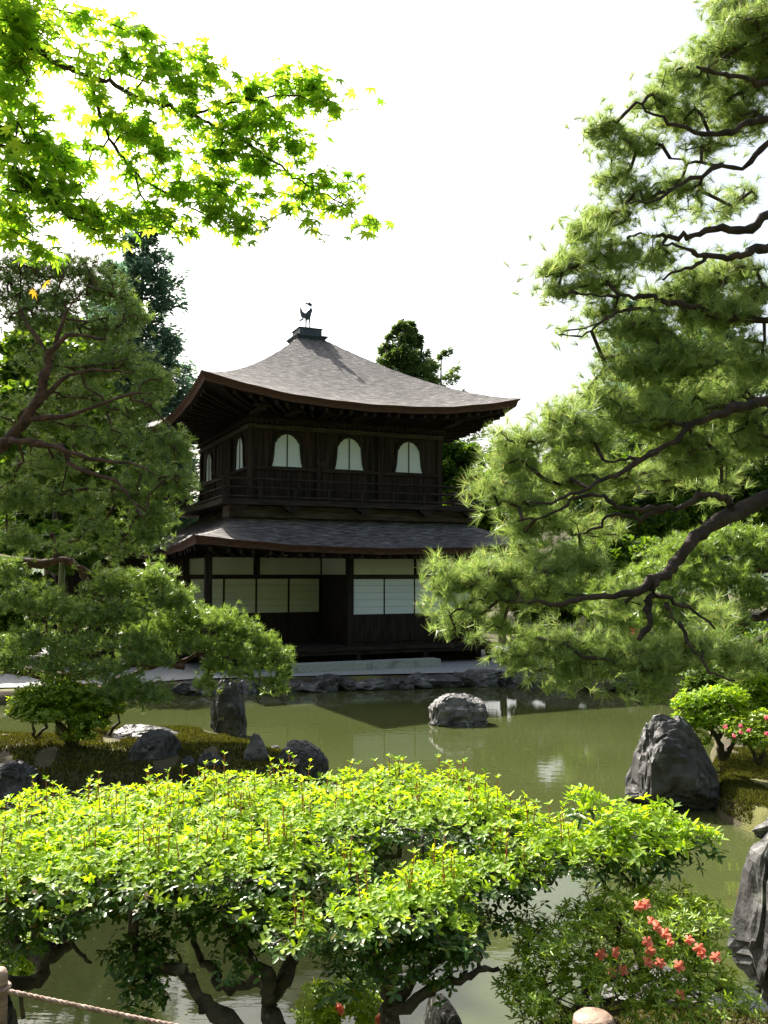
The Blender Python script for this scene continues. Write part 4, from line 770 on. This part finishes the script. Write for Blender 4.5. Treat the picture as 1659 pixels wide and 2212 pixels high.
SM = gnarl([(Lp([(610, 2330), (597, 2212), (579, 2173), (616, 2110), (634, 2064), (660, 2000), (640, 1900)], 3.25, 3.7), .055, .02), (Lp([(579, 2165), (570, 2119), (520, 2130), (474, 2128), (461, 2100), (429, 2068), (410, 2000), (380, 1920)], 3.3, 3.7), .035, .012), (Lp([(585, 2110), (543, 2073), (497, 2018), (479, 1982), (460, 1900), (440, 1820)], 3.35, 3.9), .032, .012), (Lp([(640, 2330), (484, 2200), (438, 2164), (406, 2114), (370, 2091), (324, 2109), (300, 2080), (290, 2030)], 3.2, 3.35), .045, .014), (Lp([(520, 2050), (560, 1980), (600, 1900), (600, 1820)], 3.4, 3.9), .022, .01)])
SR = gnarl([(Lp([(860, 2330), (843, 2200), (839, 2132), (798, 2073), (780, 2010), (760, 1900)], 3.2, 3.7), .055, .018), (Lp([(845, 2195), (916, 2150), (976, 2119), (1035, 2098), (1080, 2091)], 3.25, 3.4), .032, .013), (Lp([(1033, 2098), (1037, 2060), (1040, 2037)], 3.37, 3.4), .012, .010), (Lp([(850, 2170), (907, 2100), (962, 2068), (1010, 2043), (1030, 2005), (1010, 1940), (1060, 1850)], 3.3, 3.8), .034, .012), (Lp([(839, 2132), (860, 2060), (900, 1990), (920, 1900)], 3.25, 3.6), .03, .012), (Lp([(1090, 2091), (1130, 2115), (1180, 2085), (1230, 2060)], 3.4, 3.45), .008, .004), (Lp([(760, 1960), (800, 1880), (860, 1840), (870, 1790), (900, 1770)], 3.6, 4.2), .022, .01), (Lp([(1060, 1900), (1130, 1925), (1180, 1915), (1215, 1885)], 3.6, 3.65), .012, .005)])
base3 = [(-1.3, 3.2, .9), (-.36, 3.2, .9), (.05, 3.2, .9)]
def low(P, d): return [(p[0], p[1] + d + (8 if p[1] < 1740 else 0), p[2], p[3], p[4] * .82, *p[5:]) for p in P]
drop = lambda P: P + [(p[0] - 20, p[1] + 62, p[2] - .12, p[3] * .8, p[4] * .8, p[5], .6) for p in P[::2]]
OL, OM, OR = drop(OL), drop(OM), drop(OR)
HL, HM, HR = low(HL, 12), low(HM, 16), low(HR, 12)
for bb, limb, pd, od, sd_, lab, tl in ((base3[0], SL, HL, OL, 31, 'flat clipped bright green shrub at the left picture edge in the foreground', 45), (base3[1], SM, HM, OM, 32, 'flat clipped bright green shrub with gnarled trunks in the foreground centre', 110), (base3[2], SR, HR, OR, 33, 'clipped bright green shrub with a lower step on its right side and tall red shoots', 110)):
    shrub('clipped_shrub', lab, 'shrub', bb, limb, pd, .135, .0275, .0145, sd_, 'hedge', 'hedge_old_shade', 5, group='clipped foreground hedge', tall=int(tl * .9), tallh=.10, oldpads=od, uppers=.08)
# pointed-leaf shrub right of the hedge
SB = lb([(Lp([(1385, 2120), (1372, 1990), (1365, 1930), (1380, 1870), (1400, 1800)], 4.0, 4.0), .018, .007), (Lp([(1370, 1960), (1330, 1935), (1290, 1890), (1240, 1870), (1200, 1850)], 4.0, 3.8), .011, .005), (Lp([(1372, 1970), (1400, 1900), (1460, 1850), (1530, 1820)], 4.0, 3.9), .011, .004), (Lp([(1366, 1920), (1320, 1850), (1290, 1790), (1265, 1730)], 4.0, 4.0), .009, .004)])
p = at(1385, 2120, 4.0)
shrub('leafy_shrub', 'loose pointed leaf shrub standing in front of the big boulder', 'shrub', (p[0], p[1], .88), SB, [(1260, 1725, 4.0, 36, 26, .15, .8), (1330, 1775, 4.0, 66, 38, .25), (1410, 1770, 4.0, 72, 34, .25), (1350, 1830, 3.9, 85, 40, .25), (1440, 1810, 3.9, 62, 34, .2), (1500, 1800, 3.9, 40, 26, .15, .7), (1545, 1810, 3.9, 22, 16, .1, .8), (1280, 1820, 3.8, 50, 36, .2), (1370, 1880, 3.95, 45, 24, .15, .3)], .026, .045, .017, 34, 'hedge', 'hedge_old_shade', 5, wide=.45)
# flowering azalea
AZ = lb([(Lp([(1240, 2290), (1235, 2190), (1300, 2120), (1330, 2050), (1340, 1990)], 3.5, 3.6), .022, .006), (Lp([(1235, 2200), (1180, 2150), (1130, 2060), (1150, 2020)], 3.45, 3.4), .014, .005), (Lp([(1300, 2120), (1420, 2080), (1480, 2030)], 3.5, 3.6), .012, .004), (Lp([(1240, 2210), (1360, 2170), (1480, 2150)], 3.45, 3.5), .012, .004)])
AP = [(1330, 1970, 3.6, 85, 36, .25), (1450, 1960, 3.65, 90, 34, .25), (1530, 1975, 3.65, 45, 24, .2), (1260, 1990, 3.5, 55, 32, .2), (1400, 2020, 3.6, 110, 40, .25, .9), (1500, 2040, 3.6, 70, 36, .2, .7), (1300, 2060, 3.5, 80, 40, .25, .8), (1180, 2020, 3.4, 70, 30, .2), (1150, 2055, 3.4, 45, 30, .2), (1240, 2110, 3.4, 90, 34, .25, .8), (1400, 2110, 3.5, 110, 40, .25, .8), (1130, 2130, 3.3, 60, 34, .2), (1500, 2120, 3.5, 80, 40, .25, .8), (1580, 2140, 3.5, 50, 34, .2, .8), (1180, 2180, 3.25, 80, 30, .2, .7), (1440, 2180, 3.4, 120, 28, .2, .7)]
FL = [(1388, 1928), (1345, 1955), (1365, 1945), (1380, 1958), (1352, 1972), (1332, 1962), (1420, 2003), (1437, 2018), (1398, 2035), (1405, 2052), (1447, 2036), (1488, 2030), (1510, 2048), (1517, 2060), (1535, 2075), (1545, 2068), (1310, 2050), (1298, 2060), (1330, 2058), (1400, 2078), (1380, 2085), (1505, 2085), (1427, 2080), (1466, 2087), (1322, 2100), (1345, 2097), (1468, 2150), (1395, 1952), (1375, 1935), (1408, 1990)]
p = at(1235, 2250, 3.45)
shrub('azalea_bush', 'azalea bush with coral red blossoms on the near bank at lower right', 'shrub', (p[0], p[1], .9), AZ, AP, .050, .030, .0095, 35, 'azalea', None, 6, rtip=.0016, flowers=('flower', [at(x, y, 3.33 if y > 1990 else 3.35) for x, y in FL[::1] if (x * 7 + y * 3) % 5], .022), wide=.5)
# small azalea + fern bottom centre, bright shrub behind trunks at left
p = at(740, 2300, 4.0)
shrub('azalea_bush', 'small azalea with a few red blossoms behind the hedge trunks at bottom centre', 'shrub', (p[0], p[1], .2), lb([(Lp([(740, 2330), (735, 2200), (720, 2150)], 4.0, 4.0), .01, .004)]), [(700, 2160, 4.0, 45, 26, .15), (760, 2150, 4.0, 50, 30, .15), (800, 2180, 4.0, 40, 26, .15), (690, 2195, 4.0, 50, 24, .15)], .09, .034, .011, 36, 'azalea', None, 6, rtip=.0016, flowers=('flower', [at(x, y, 3.85) for x, y in ((733, 2175), (737, 2182), (818, 2206), (822, 2200))], .022))
p = at(60, 2110, 4.6)
shrub('azalea_bush', 'bright green azalea behind the gnarled trunk at the left picture edge', 'shrub', (p[0], p[1], .0), lb([(Lp([(50, 2200), (45, 2080), (60, 2020)], 4.6, 4.6), .012, .005)]), [(20, 2010, 4.6, 50, 38, .2), (80, 2010, 4.6, 45, 34, .2), (50, 2060, 4.6, 60, 40, .2, .8), (20, 2100, 4.6, 60, 36, .2, .8), (115, 2035, 4.6, 26, 24, .15)], .085, .038, .012, 37, 'azalea', None, 6)
# island shrub and right bank shrubs
IS = [(Lp([(150, 1640), (148, 1600), (130, 1565), (90, 1540)], 12.4, 12.4), .07, .02), (Lp([(150, 1640), (170, 1590), (210, 1560), (240, 1540)], 12.4, 12.4), .06, .02), (Lp([(148, 1610), (150, 1560), (140, 1520)], 12.4, 12.4), .05, .02), (Lp([(60, 1600), (75, 1575), (70, 1540)], 12.8, 12.6), .025, .012), (Lp([(70, 1598), (100, 1570), (90, 1530)], 12.8, 12.6), .025, .012), (Lp([(235, 1590), (255, 1560), (250, 1525)], 12.6, 12.5), .025, .012)]
p = at(150, 1640, 12.4)
shrub('leafy_shrub', 'rounded shrub with forked stems on the mossy island at the left', 'shrub', (p[0], p[1], hz(p[0], p[1])), limbs_px(rng, IS, .12, .012), [(70, 1515, 12.4, 50, 34), (130, 1500, 12.4, 60, 40), (190, 1515, 12.4, 55, 36), (235, 1530, 12.4, 40, 22), (110, 1545, 12.3, 70, 24), (190, 1560, 12.3, 50, 24, None, .8), (40, 1540, 12.4, 22, 20, None, .8), (170, 1590, 12.3, 40, 16, None, .5)], .24, .065, .030, 38, 'azalea', None, 5, rtip=.004, step=.12)
BK = [(Lp([(1560, 1640), (1550, 1600), (1530, 1575), (1500, 1560)], 11.3, 11.2), .05, .015), (Lp([(1560, 1640), (1585, 1600), (1620, 1580)], 11.3, 11.2), .04, .015), (Lp([(1550, 1600), (1560, 1560), (1550, 1520)], 11.3, 11.2), .03, .012)]
p = at(1560, 1640, 11.3)
shrub('leafy_shrub', 'light green loose shrub right behind the big boulder at the right bank', 'shrub', (p[0], p[1], hz(p[0], p[1])), limbs_px(rng, BK, .12, .012), [(1500, 1520, 11.3, 50, 30), (1560, 1510, 11.3, 55, 30), (1480, 1560, 11.2, 30, 24), (1530, 1555, 11.2, 55, 30), (1500, 1600, 11.2, 40, 22, None, .6), (1580, 1550, 11.3, 40, 25), (1500, 1630, 11.2, 26, 18, None, .5)], .16, .065, .026, 39, 'hedge', None, 5, rtip=.004, step=.12)
p = at(1640, 1650, 10.9)
shrub('azalea_bush', 'azalea with scattered pink blossoms at the right picture edge on the mossy bank', 'shrub', (p[0], p[1], hz(p[0], p[1])), limbs_px(rng, [(Lp([(1640, 1650), (1620, 1610), (1600, 1590)], 10.9, 10.8), .03, .012), (Lp([(1640, 1650), (1655, 1600), (1660, 1570)], 10.9, 10.8), .03, .012)], .12, .012), [(1600, 1580, 10.9, 45, 26), (1650, 1565, 10.9, 40, 30), (1640, 1600, 10.8, 50, 24)], .22, .05, .02, 40, 'azalea', None, 6, rtip=.004, step=.12, flowers=('flower_p', [at(x, y, 10.5) for x, y in ((1566, 1570), (1575, 1575), (1600, 1582), (1622, 1590), (1655, 1550), (1645, 1545), (1618, 1578), (1613, 1640), (1600, 1568), (1630, 1565), (1656, 1585), (1640, 1612), (1585, 1590))][::2], .032))
p = at(1630, 1500, 12.5)
shrub('leafy_shrub', 'bright green leafy shrub at the right edge above the pink azalea', 'shrub', (p[0], p[1], hz(p[0], p[1])), limbs_px(rng, [(Lp([(1630, 1620), (1625, 1550), (1610, 1500)], 12.5, 12.5), .04, .015)], .12, .012), [(1620, 1480, 12.5, 60, 34), (1655, 1500, 12.5, 40, 40), (1590, 1505, 12.4, 45, 26), (1640, 1530, 12.4, 50, 26)], .16, .07, .03, 51, 'hedge', None, 5, rtip=.004, step=.12)
for i, (px, py, Yd, rx, ry, lab, fl) in enumerate((
    (1180, 1385, 23.5, 80, 45, 'dark clipped bush beside the right end of the veranda', None), (1290, 1390, 22.5, 80, 45, 'dark bush behind the lower pine limb on the far shore', None), (1375, 1385, 21.5, 60, 50, 'dark azalea with a magenta blossom patch under the stub limb', [(1368, 1358), (1375, 1362), (1382, 1358), (1371, 1365), (1386, 1363), (1379, 1352)]),
    (1480, 1420, 19.5, 90, 50, 'green bush on the right shore behind the hanging pine twigs', None), (1585, 1370, 19, 80, 50, 'bush with orange blossoms near the right edge behind the pine', [(1575, 1340), (1582, 1344), (1570, 1346), (1590, 1342), (1562, 1348)]), (1660, 1420, 18, 80, 60, 'green bush at the right edge behind the pine twigs', None), (1560, 1460, 16, 80, 40, 'low green bush on the right shore above the light shrub', None),
    (1290, 1190, 28, 90, 40, 'flat topped bush with bright tips behind the pine limbs', None))):
    p = at(px, py, Yd); gz = hz(p[0], p[1])
    shrub('garden_bush', lab, 'bush', (p[0], p[1], gz), [(polyline([(p[0], p[1], gz), (p[0], p[1], p[2])], .2), .06, .03)], [(px, py, Yd, rx, ry), (px - rx * .5, py + ry * .4, Yd, rx * .6, ry * .6), (px + rx * .5, py + ry * .4, Yd, rx * .6, ry * .6)], .13, .12, .05, 300 + i, 'hedge_old_shade' if i < 4 else 'leaf_far', None, 5, rtip=.006, step=.25, group='bushes on the far right shore', flowers=(('flower_p' if i == 2 else 'flower'), [at(x, y, Yd - 1.9) for x, y in fl], .11) if fl else None)
# fern
p = at(655, 2190, 3.9); fr = MB(); V, I = [], []
rng2 = np.random.default_rng(8); st = np.array(p); B, D, N = [], [], []
for k in range(14):
    t = k / 13; c0 = at(655 + 8 * t, 2185 - 62 * t, 3.85)
    for s in (-1, 1): B.append(c0); D.append((s, .1, .55)); N.append((0, -1, .4))
Ls = leaves(rng2, np.array(B), np.array(D), np.array(N, float), .05, .013)
k = np.repeat(np.linspace(1, .25, 14), 2); V = Ls[0].reshape(-1, 6, 3); V = V[:, :1] + (V - V[:, :1]) * k[:, None, None]
f_ = thing('fern_plant', 'single pale fern frond behind the hedge trunks at bottom centre', 'fern', (p[0], p[1], p[2] - .1)); idxmesh('frond', V.reshape(-1, 3) - np.array([p[0], p[1], p[2] - .1]), Ls[1], M['fern'], f_)
mb = MB(); mb.tube([np.array(p) - [0, 0, .3], at(655, 2185, 3.85), at(663, 2123, 3.85)], [.003, .0025, .001], 5); o = obj('stalk', mb, M['fern'], f_); o.data.transform(__import__('mathutils').Matrix.Translation(-Vector((p[0], p[1], p[2] - .1))))

# moss on the island and the right bank
rng = np.random.default_rng(55); X = np.concatenate([rng.uniform(-8, -.8, 90000), rng.uniform(3.4, 7, 110000), rng.uniform(.2, 2.6, 45000)]); Yv = np.concatenate([rng.uniform(11, 14.8, 90000), rng.uniform(8.8, 13, 110000), rng.uniform(3.2, 4.6, 45000)])
Z = height(X, Yv); clump = np.sin(X * 3.1) * np.sin(Yv * 2.7 + 1) + np.sin(X * 9 + 2 * Yv) * .5
k = (Z > .06) & (clump > -.75); C = np.stack([X, Yv, Z], 1)[k]; big = np.where(C[:, 1] < 6, .45, 1.)[:, None]
N = needles(rng, C, np.tile([0, 0, 1.], (len(C), 1)), 1, .045 * big, .016 * big, .6, .0)
tag(fastmesh('moss', N, 3, M['moss']), kind='stuff')

X = rng.uniform(-3, 3, 700); Yv = 4.6 + rng.uniform(0, 1, 700) ** 1.5 * 11; k = height(X, Yv) < -.3; X, Yv = X[k], Yv[k]; s_ = rng.uniform(.004, .016, len(X)); an = rng.uniform(0, 6.3, len(X))
c_ = np.stack([X, Yv, np.full(len(X), .006)], 1); u_ = np.stack([np.cos(an), np.sin(an), 0 * an], 1) * s_[:, None]; w_ = np.stack([-np.sin(an), np.cos(an), 0 * an], 1) * s_[:, None] * .45
tag(fastmesh('floating_leaves', np.stack([c_ - u_, c_ - w_, c_ + u_, c_ + w_], 1).reshape(-1, 3), 4, M['fern']), kind='stuff')

# ------------------------------------------------------------------ maple branches (near, upper left)
def maple():
    rng = np.random.default_rng(91); base = (-2.6, 1.9, .95); b = np.array(base)
    root = thing('maple_tree', 'maple branches with star shaped light green leaves hanging in at upper left', 'maple tree', base)
    ML = [(Lp([(-420, 100), (-60, 45), (0, 72), (83, 111), (138, 144), (188, 163), (238, 180), (288, 208), (343, 224), (387, 238), (426, 252), (476, 282), (531, 310), (598, 354), (636, 382), (675, 407), (736, 437), (786, 476), (830, 487)], 2.3, 2.9), .010, .0009),
     (Lp([(410, 245), (430, 240), (498, 224), (565, 210), (631, 205), (692, 221), (740, 235)], 2.66, 2.75), .005, .0012),
     (Lp([(185, 163), (205, 210), (232, 288), (260, 332), (293, 376), (354, 415), (410, 448), (470, 481), (520, 498)], 2.48, 2.7), .006, .0012),
     (Lp([(-420, 250), (0, 310), (33, 360), (61, 410), (105, 426), (149, 470), (205, 493), (240, 520)], 2.3, 2.5), .008, .0015),
     (Lp([(55, 400), (58, 440), (64, 487), (77, 559), (83, 603)], 2.4, 2.4), .002, .001), (Lp([(83, 111), (166, 127), (221, 138), (332, 183), (380, 170)], 2.45, 2.6), .004, .0012),
     (Lp([(-420, 60), (-60, 20), (40, 20), (110, 20), (200, 40), (300, 75)], 2.3, 2.6), .006, .0012), (Lp([(288, 208), (330, 150), (400, 110), (470, 130)], 2.6, 2.7), .003, .001), (Lp([(476, 282), (560, 310), (640, 330)], 2.7, 2.75), .003, .001), (Lp([(293, 376), (305, 420), (325, 455), (350, 490)], 2.58, 2.6), .003, .001)]
    MP = [(40, 40, 2.35, 70, 60, .15, 1.7), (30, 130, 2.4, 60, 60, .15, 1.2), (10, 200, 2.4, 55, 45, .15), (190, 38, 2.5, 45, 20, .1, .9), (300, 72, 2.6, 50, 20, .1, .9), (270, 125, 2.55, 60, 25, .1, .6), (345, 135, 2.6, 60, 35, .1), (400, 185, 2.6, 60, 32, .1), (460, 145, 2.68, 40, 28, .1, .9), (540, 195, 2.7, 55, 30, .1), (610, 170, 2.75, 45, 26, .1), (670, 185, 2.75, 50, 40, .1, 1.3), (720, 230, 2.75, 36, 22, .1), (590, 260, 2.75, 70, 34, .1), (640, 310, 2.78, 60, 34, .1), (520, 270, 2.7, 60, 40, .1, 1.1), (560, 350, 2.75, 60, 40, .12), (480, 330, 2.7, 55, 36, .1, 1.2), (420, 270, 2.66, 50, 30, .1, .6), (300, 285, 2.55, 60, 40, .1), (240, 250, 2.5, 50, 36, .1, .8), (345, 330, 2.58, 50, 34, .1), (470, 400, 2.7, 60, 40, .1, 1.1), (390, 400, 2.65, 60, 36, .1), (560, 420, 2.75, 50, 26, .1, .7), (700, 390, 2.8, 46, 26, .1), (755, 395, 2.85, 32, 18, .1), (645, 420, 2.8, 50, 30, .1), (720, 450, 2.83, 50, 16, .08, .7), (800, 480, 2.88, 40, 10, .06, .6), (10, 290, 2.4, 60, 50, .15, .9), (90, 300, 2.45, 60, 50, .15, .8), (150, 350, 2.5, 60, 45, .12), (40, 380, 2.4, 70, 45, .15, 1.1), (120, 420, 2.45, 70, 42, .12, 1.2), (30, 460, 2.4, 60, 42, .15, 1.1), (200, 460, 2.5, 60, 36, .12, 1.2), (270, 470, 2.55, 50, 30, .1), (340, 465, 2.6, 50, 34, .1), (400, 500, 2.62, 36, 20, .1), (460, 455, 2.65, 55, 34, .1), (520, 490, 2.7, 46, 30, .1), (20, 520, 2.4, 40, 20, .1, .8), (110, 550, 2.42, 34, 20, .08, .8), (240, 520, 2.52, 40, 14, .08, .7)]
    for bp2, _, _ in ML:                                     # thin leafy layers all along the twigs
        for (x0, y0, d0), (x1, y1, d1) in zip(bp2[:-1], bp2[1:]):
            for t in np.arange(.2, 1, 38 / max(40, math.hypot(x1 - x0, y1 - y0))):
                if x0 > -60: MP.append((x0 + (x1 - x0) * t + rng.normal() * 22, y0 + (y1 - y0) * t + rng.normal() * 16, d0 + (d1 - d0) * t, 42, 26, .1, .16))
    for q in ((620, 450), (680, 480), (760, 440), (810, 490), (600, 240), (470, 230), (210, 330), (180, 250), (60, 240), (280, 400), (420, 350), (560, 470), (260, 60), (420, 120), (150, 60)): MP.append((*q, 2.62, 46, 26, .1, .28))
    C, Dd = padpts(rng, [(p[0], p[1], p[2], p[3] * 1.12, p[4] * 1.08, *p[5:]) for p in MP], .029, flat=1, power=.75); L = limbs_px(rng, ML, .05, .003)
    tr = [(polyline([b, b + [.1, .1, 1.5], at(-420, 100, 2.3)], .15, rng, .01), .07, .02), (polyline([b + [.1, .1, 1.4], at(-420, 250, 2.3)], .15, rng, .01), .03, .012), (polyline([at(-420, 100, 2.3), at(-420, 60, 2.3)], .1), .012, .008)]
    A = C[rng.permutation(len(C))[:len(C) // 2]]
    t = obj('trunk', grow(rng, tr + L, A, .05, .0006, .003, .42, 5, .2, 8), M['bark'], root, True); t.data.transform(__import__('mathutils').Matrix.Translation(-Vector(base)))
    def leafset(C, R, name, m):
        k = len(C); N = unit(rng.normal(size=(k, 3)) * [.40, .40, .2] + [0, -.05, 1]); ang = rng.uniform(0, 2 * pi, (k, 1)); ref = unit(np.cross(N, [0, 1, 0])); oth = np.cross(N, ref)
        D = unit(ref * np.cos(ang) + oth * np.sin(ang)); D = unit(D - [0, 0, .3]); N = unit(N - D * np.sum(N * D, 1)[:, None]); X = np.cross(D, N)
        shp = []
        lobes = [(-128, .42), (-82, .74), (-40, .94), (0, 1.05), (40, .94), (82, .74), (128, .42)]
        for j, (a, l) in enumerate(lobes):
            w_ = 11
            shp += [(a - w_, l * .62), (a, l), (a + w_, l * .62)]
            if j < 6: an, ln_ = (a + lobes[j + 1][0]) / 2, .30 * (l + lobes[j + 1][1]) / 1.5 + .06; shp.append((an, ln_))
        m_ = len(shp); s_ = R * rng.uniform(.75, 1.15, (k, 1)); V = [C]
        dr = rng.uniform(.1, .45, (k, 1))
        for a, l in shp: r = l * s_; V.append(C + D * r * cos(radians(a)) + X * r * sin(radians(a)) - N * dr * r * l)
        V = np.stack(V, 1).reshape(-1, 3); T = np.array([[0, i, i + 1] for i in range(1, m_)])
        I = (np.arange(k)[:, None, None] * (m_ + 1) + T[None]).reshape(-1, 3); return idxmesh(name, V - b, I, m, root)
    leafset(C, .034, 'foliage', M['maple'])
    leafset(np.array([at(70, 628, 2.38), at(98, 610, 2.4)]), .03, 'red_tipped_leaves', M['maple_tip'])
maple()

# ------------------------------------------------------------------ rope fence
p0 = at(-6, 2130, 2.77); mb = MB(); zz = [.86, 1.0, 1.2, 1.4, 1.50, 1.515]; mb.tube([(0, 0, z - .86) for z in zz], [.03, .031, .029, .03, .029, .022], 14)
o = obj('fence_post', mb, M['post'], None, True); o.location = (p0[0], p0[1], .86); tag(o, 'slim wooden rope fence post cut by the lower left picture edge', 'fence post', 'posts of the rope fence')
q0 = at(1282, 2192, 2.7); zt = q0[2]; mb = MB(); r = .058
mb.tube([(0, 0, z - .86) for z in (.86, 1.0, 1.2, zt - .02, zt - .008, zt)], [r, r * 1.02, r, r, r * .96, r * .8], 28)
o = obj('fence_post', mb, M['post'], None, True); o.location = (q0[0], q0[1], .86); tag(o, 'short thick round log post with a flat sawn top at the bottom edge', 'fence post', 'posts of the rope fence')
mb = MB(); a = at(18, 2141, 2.745); bq = np.array([q0[0] - .05, q0[1] - .03, 1.2]); n = 420; t = np.linspace(0, 1, n); P = a + (bq - a) * t[:, None]; g_ = at(390, 2215, 2.73); f_ = (g_[0] - a[0]) / (bq[0] - a[0]); P[:, 2] -= ((a[2] + (bq[2] - a[2]) * f_) - g_[2]) / (f_ * (1 - f_)) * t * (1 - t)
tw = t * 190
for k in range(3):
    ph_ = tw + k * 2 * pi / 3; mb.tube(P + np.stack([0 * t, np.cos(ph_) * .0032, np.sin(ph_) * .0032], 1), .0040, 6)
mb.tube(np.stack([p0[0] + .034 * np.cos(np.linspace(0, 2 * pi, 20)), p0[1] + .034 * np.sin(np.linspace(0, 2 * pi, 20)), np.full(20, a[2])], 1), .006, 6)
tag(obj('fence_rope', mb, M['rope'], None, True, loc=tuple(a)), 'thick twisted palm rope sagging from the left fence post', 'rope')
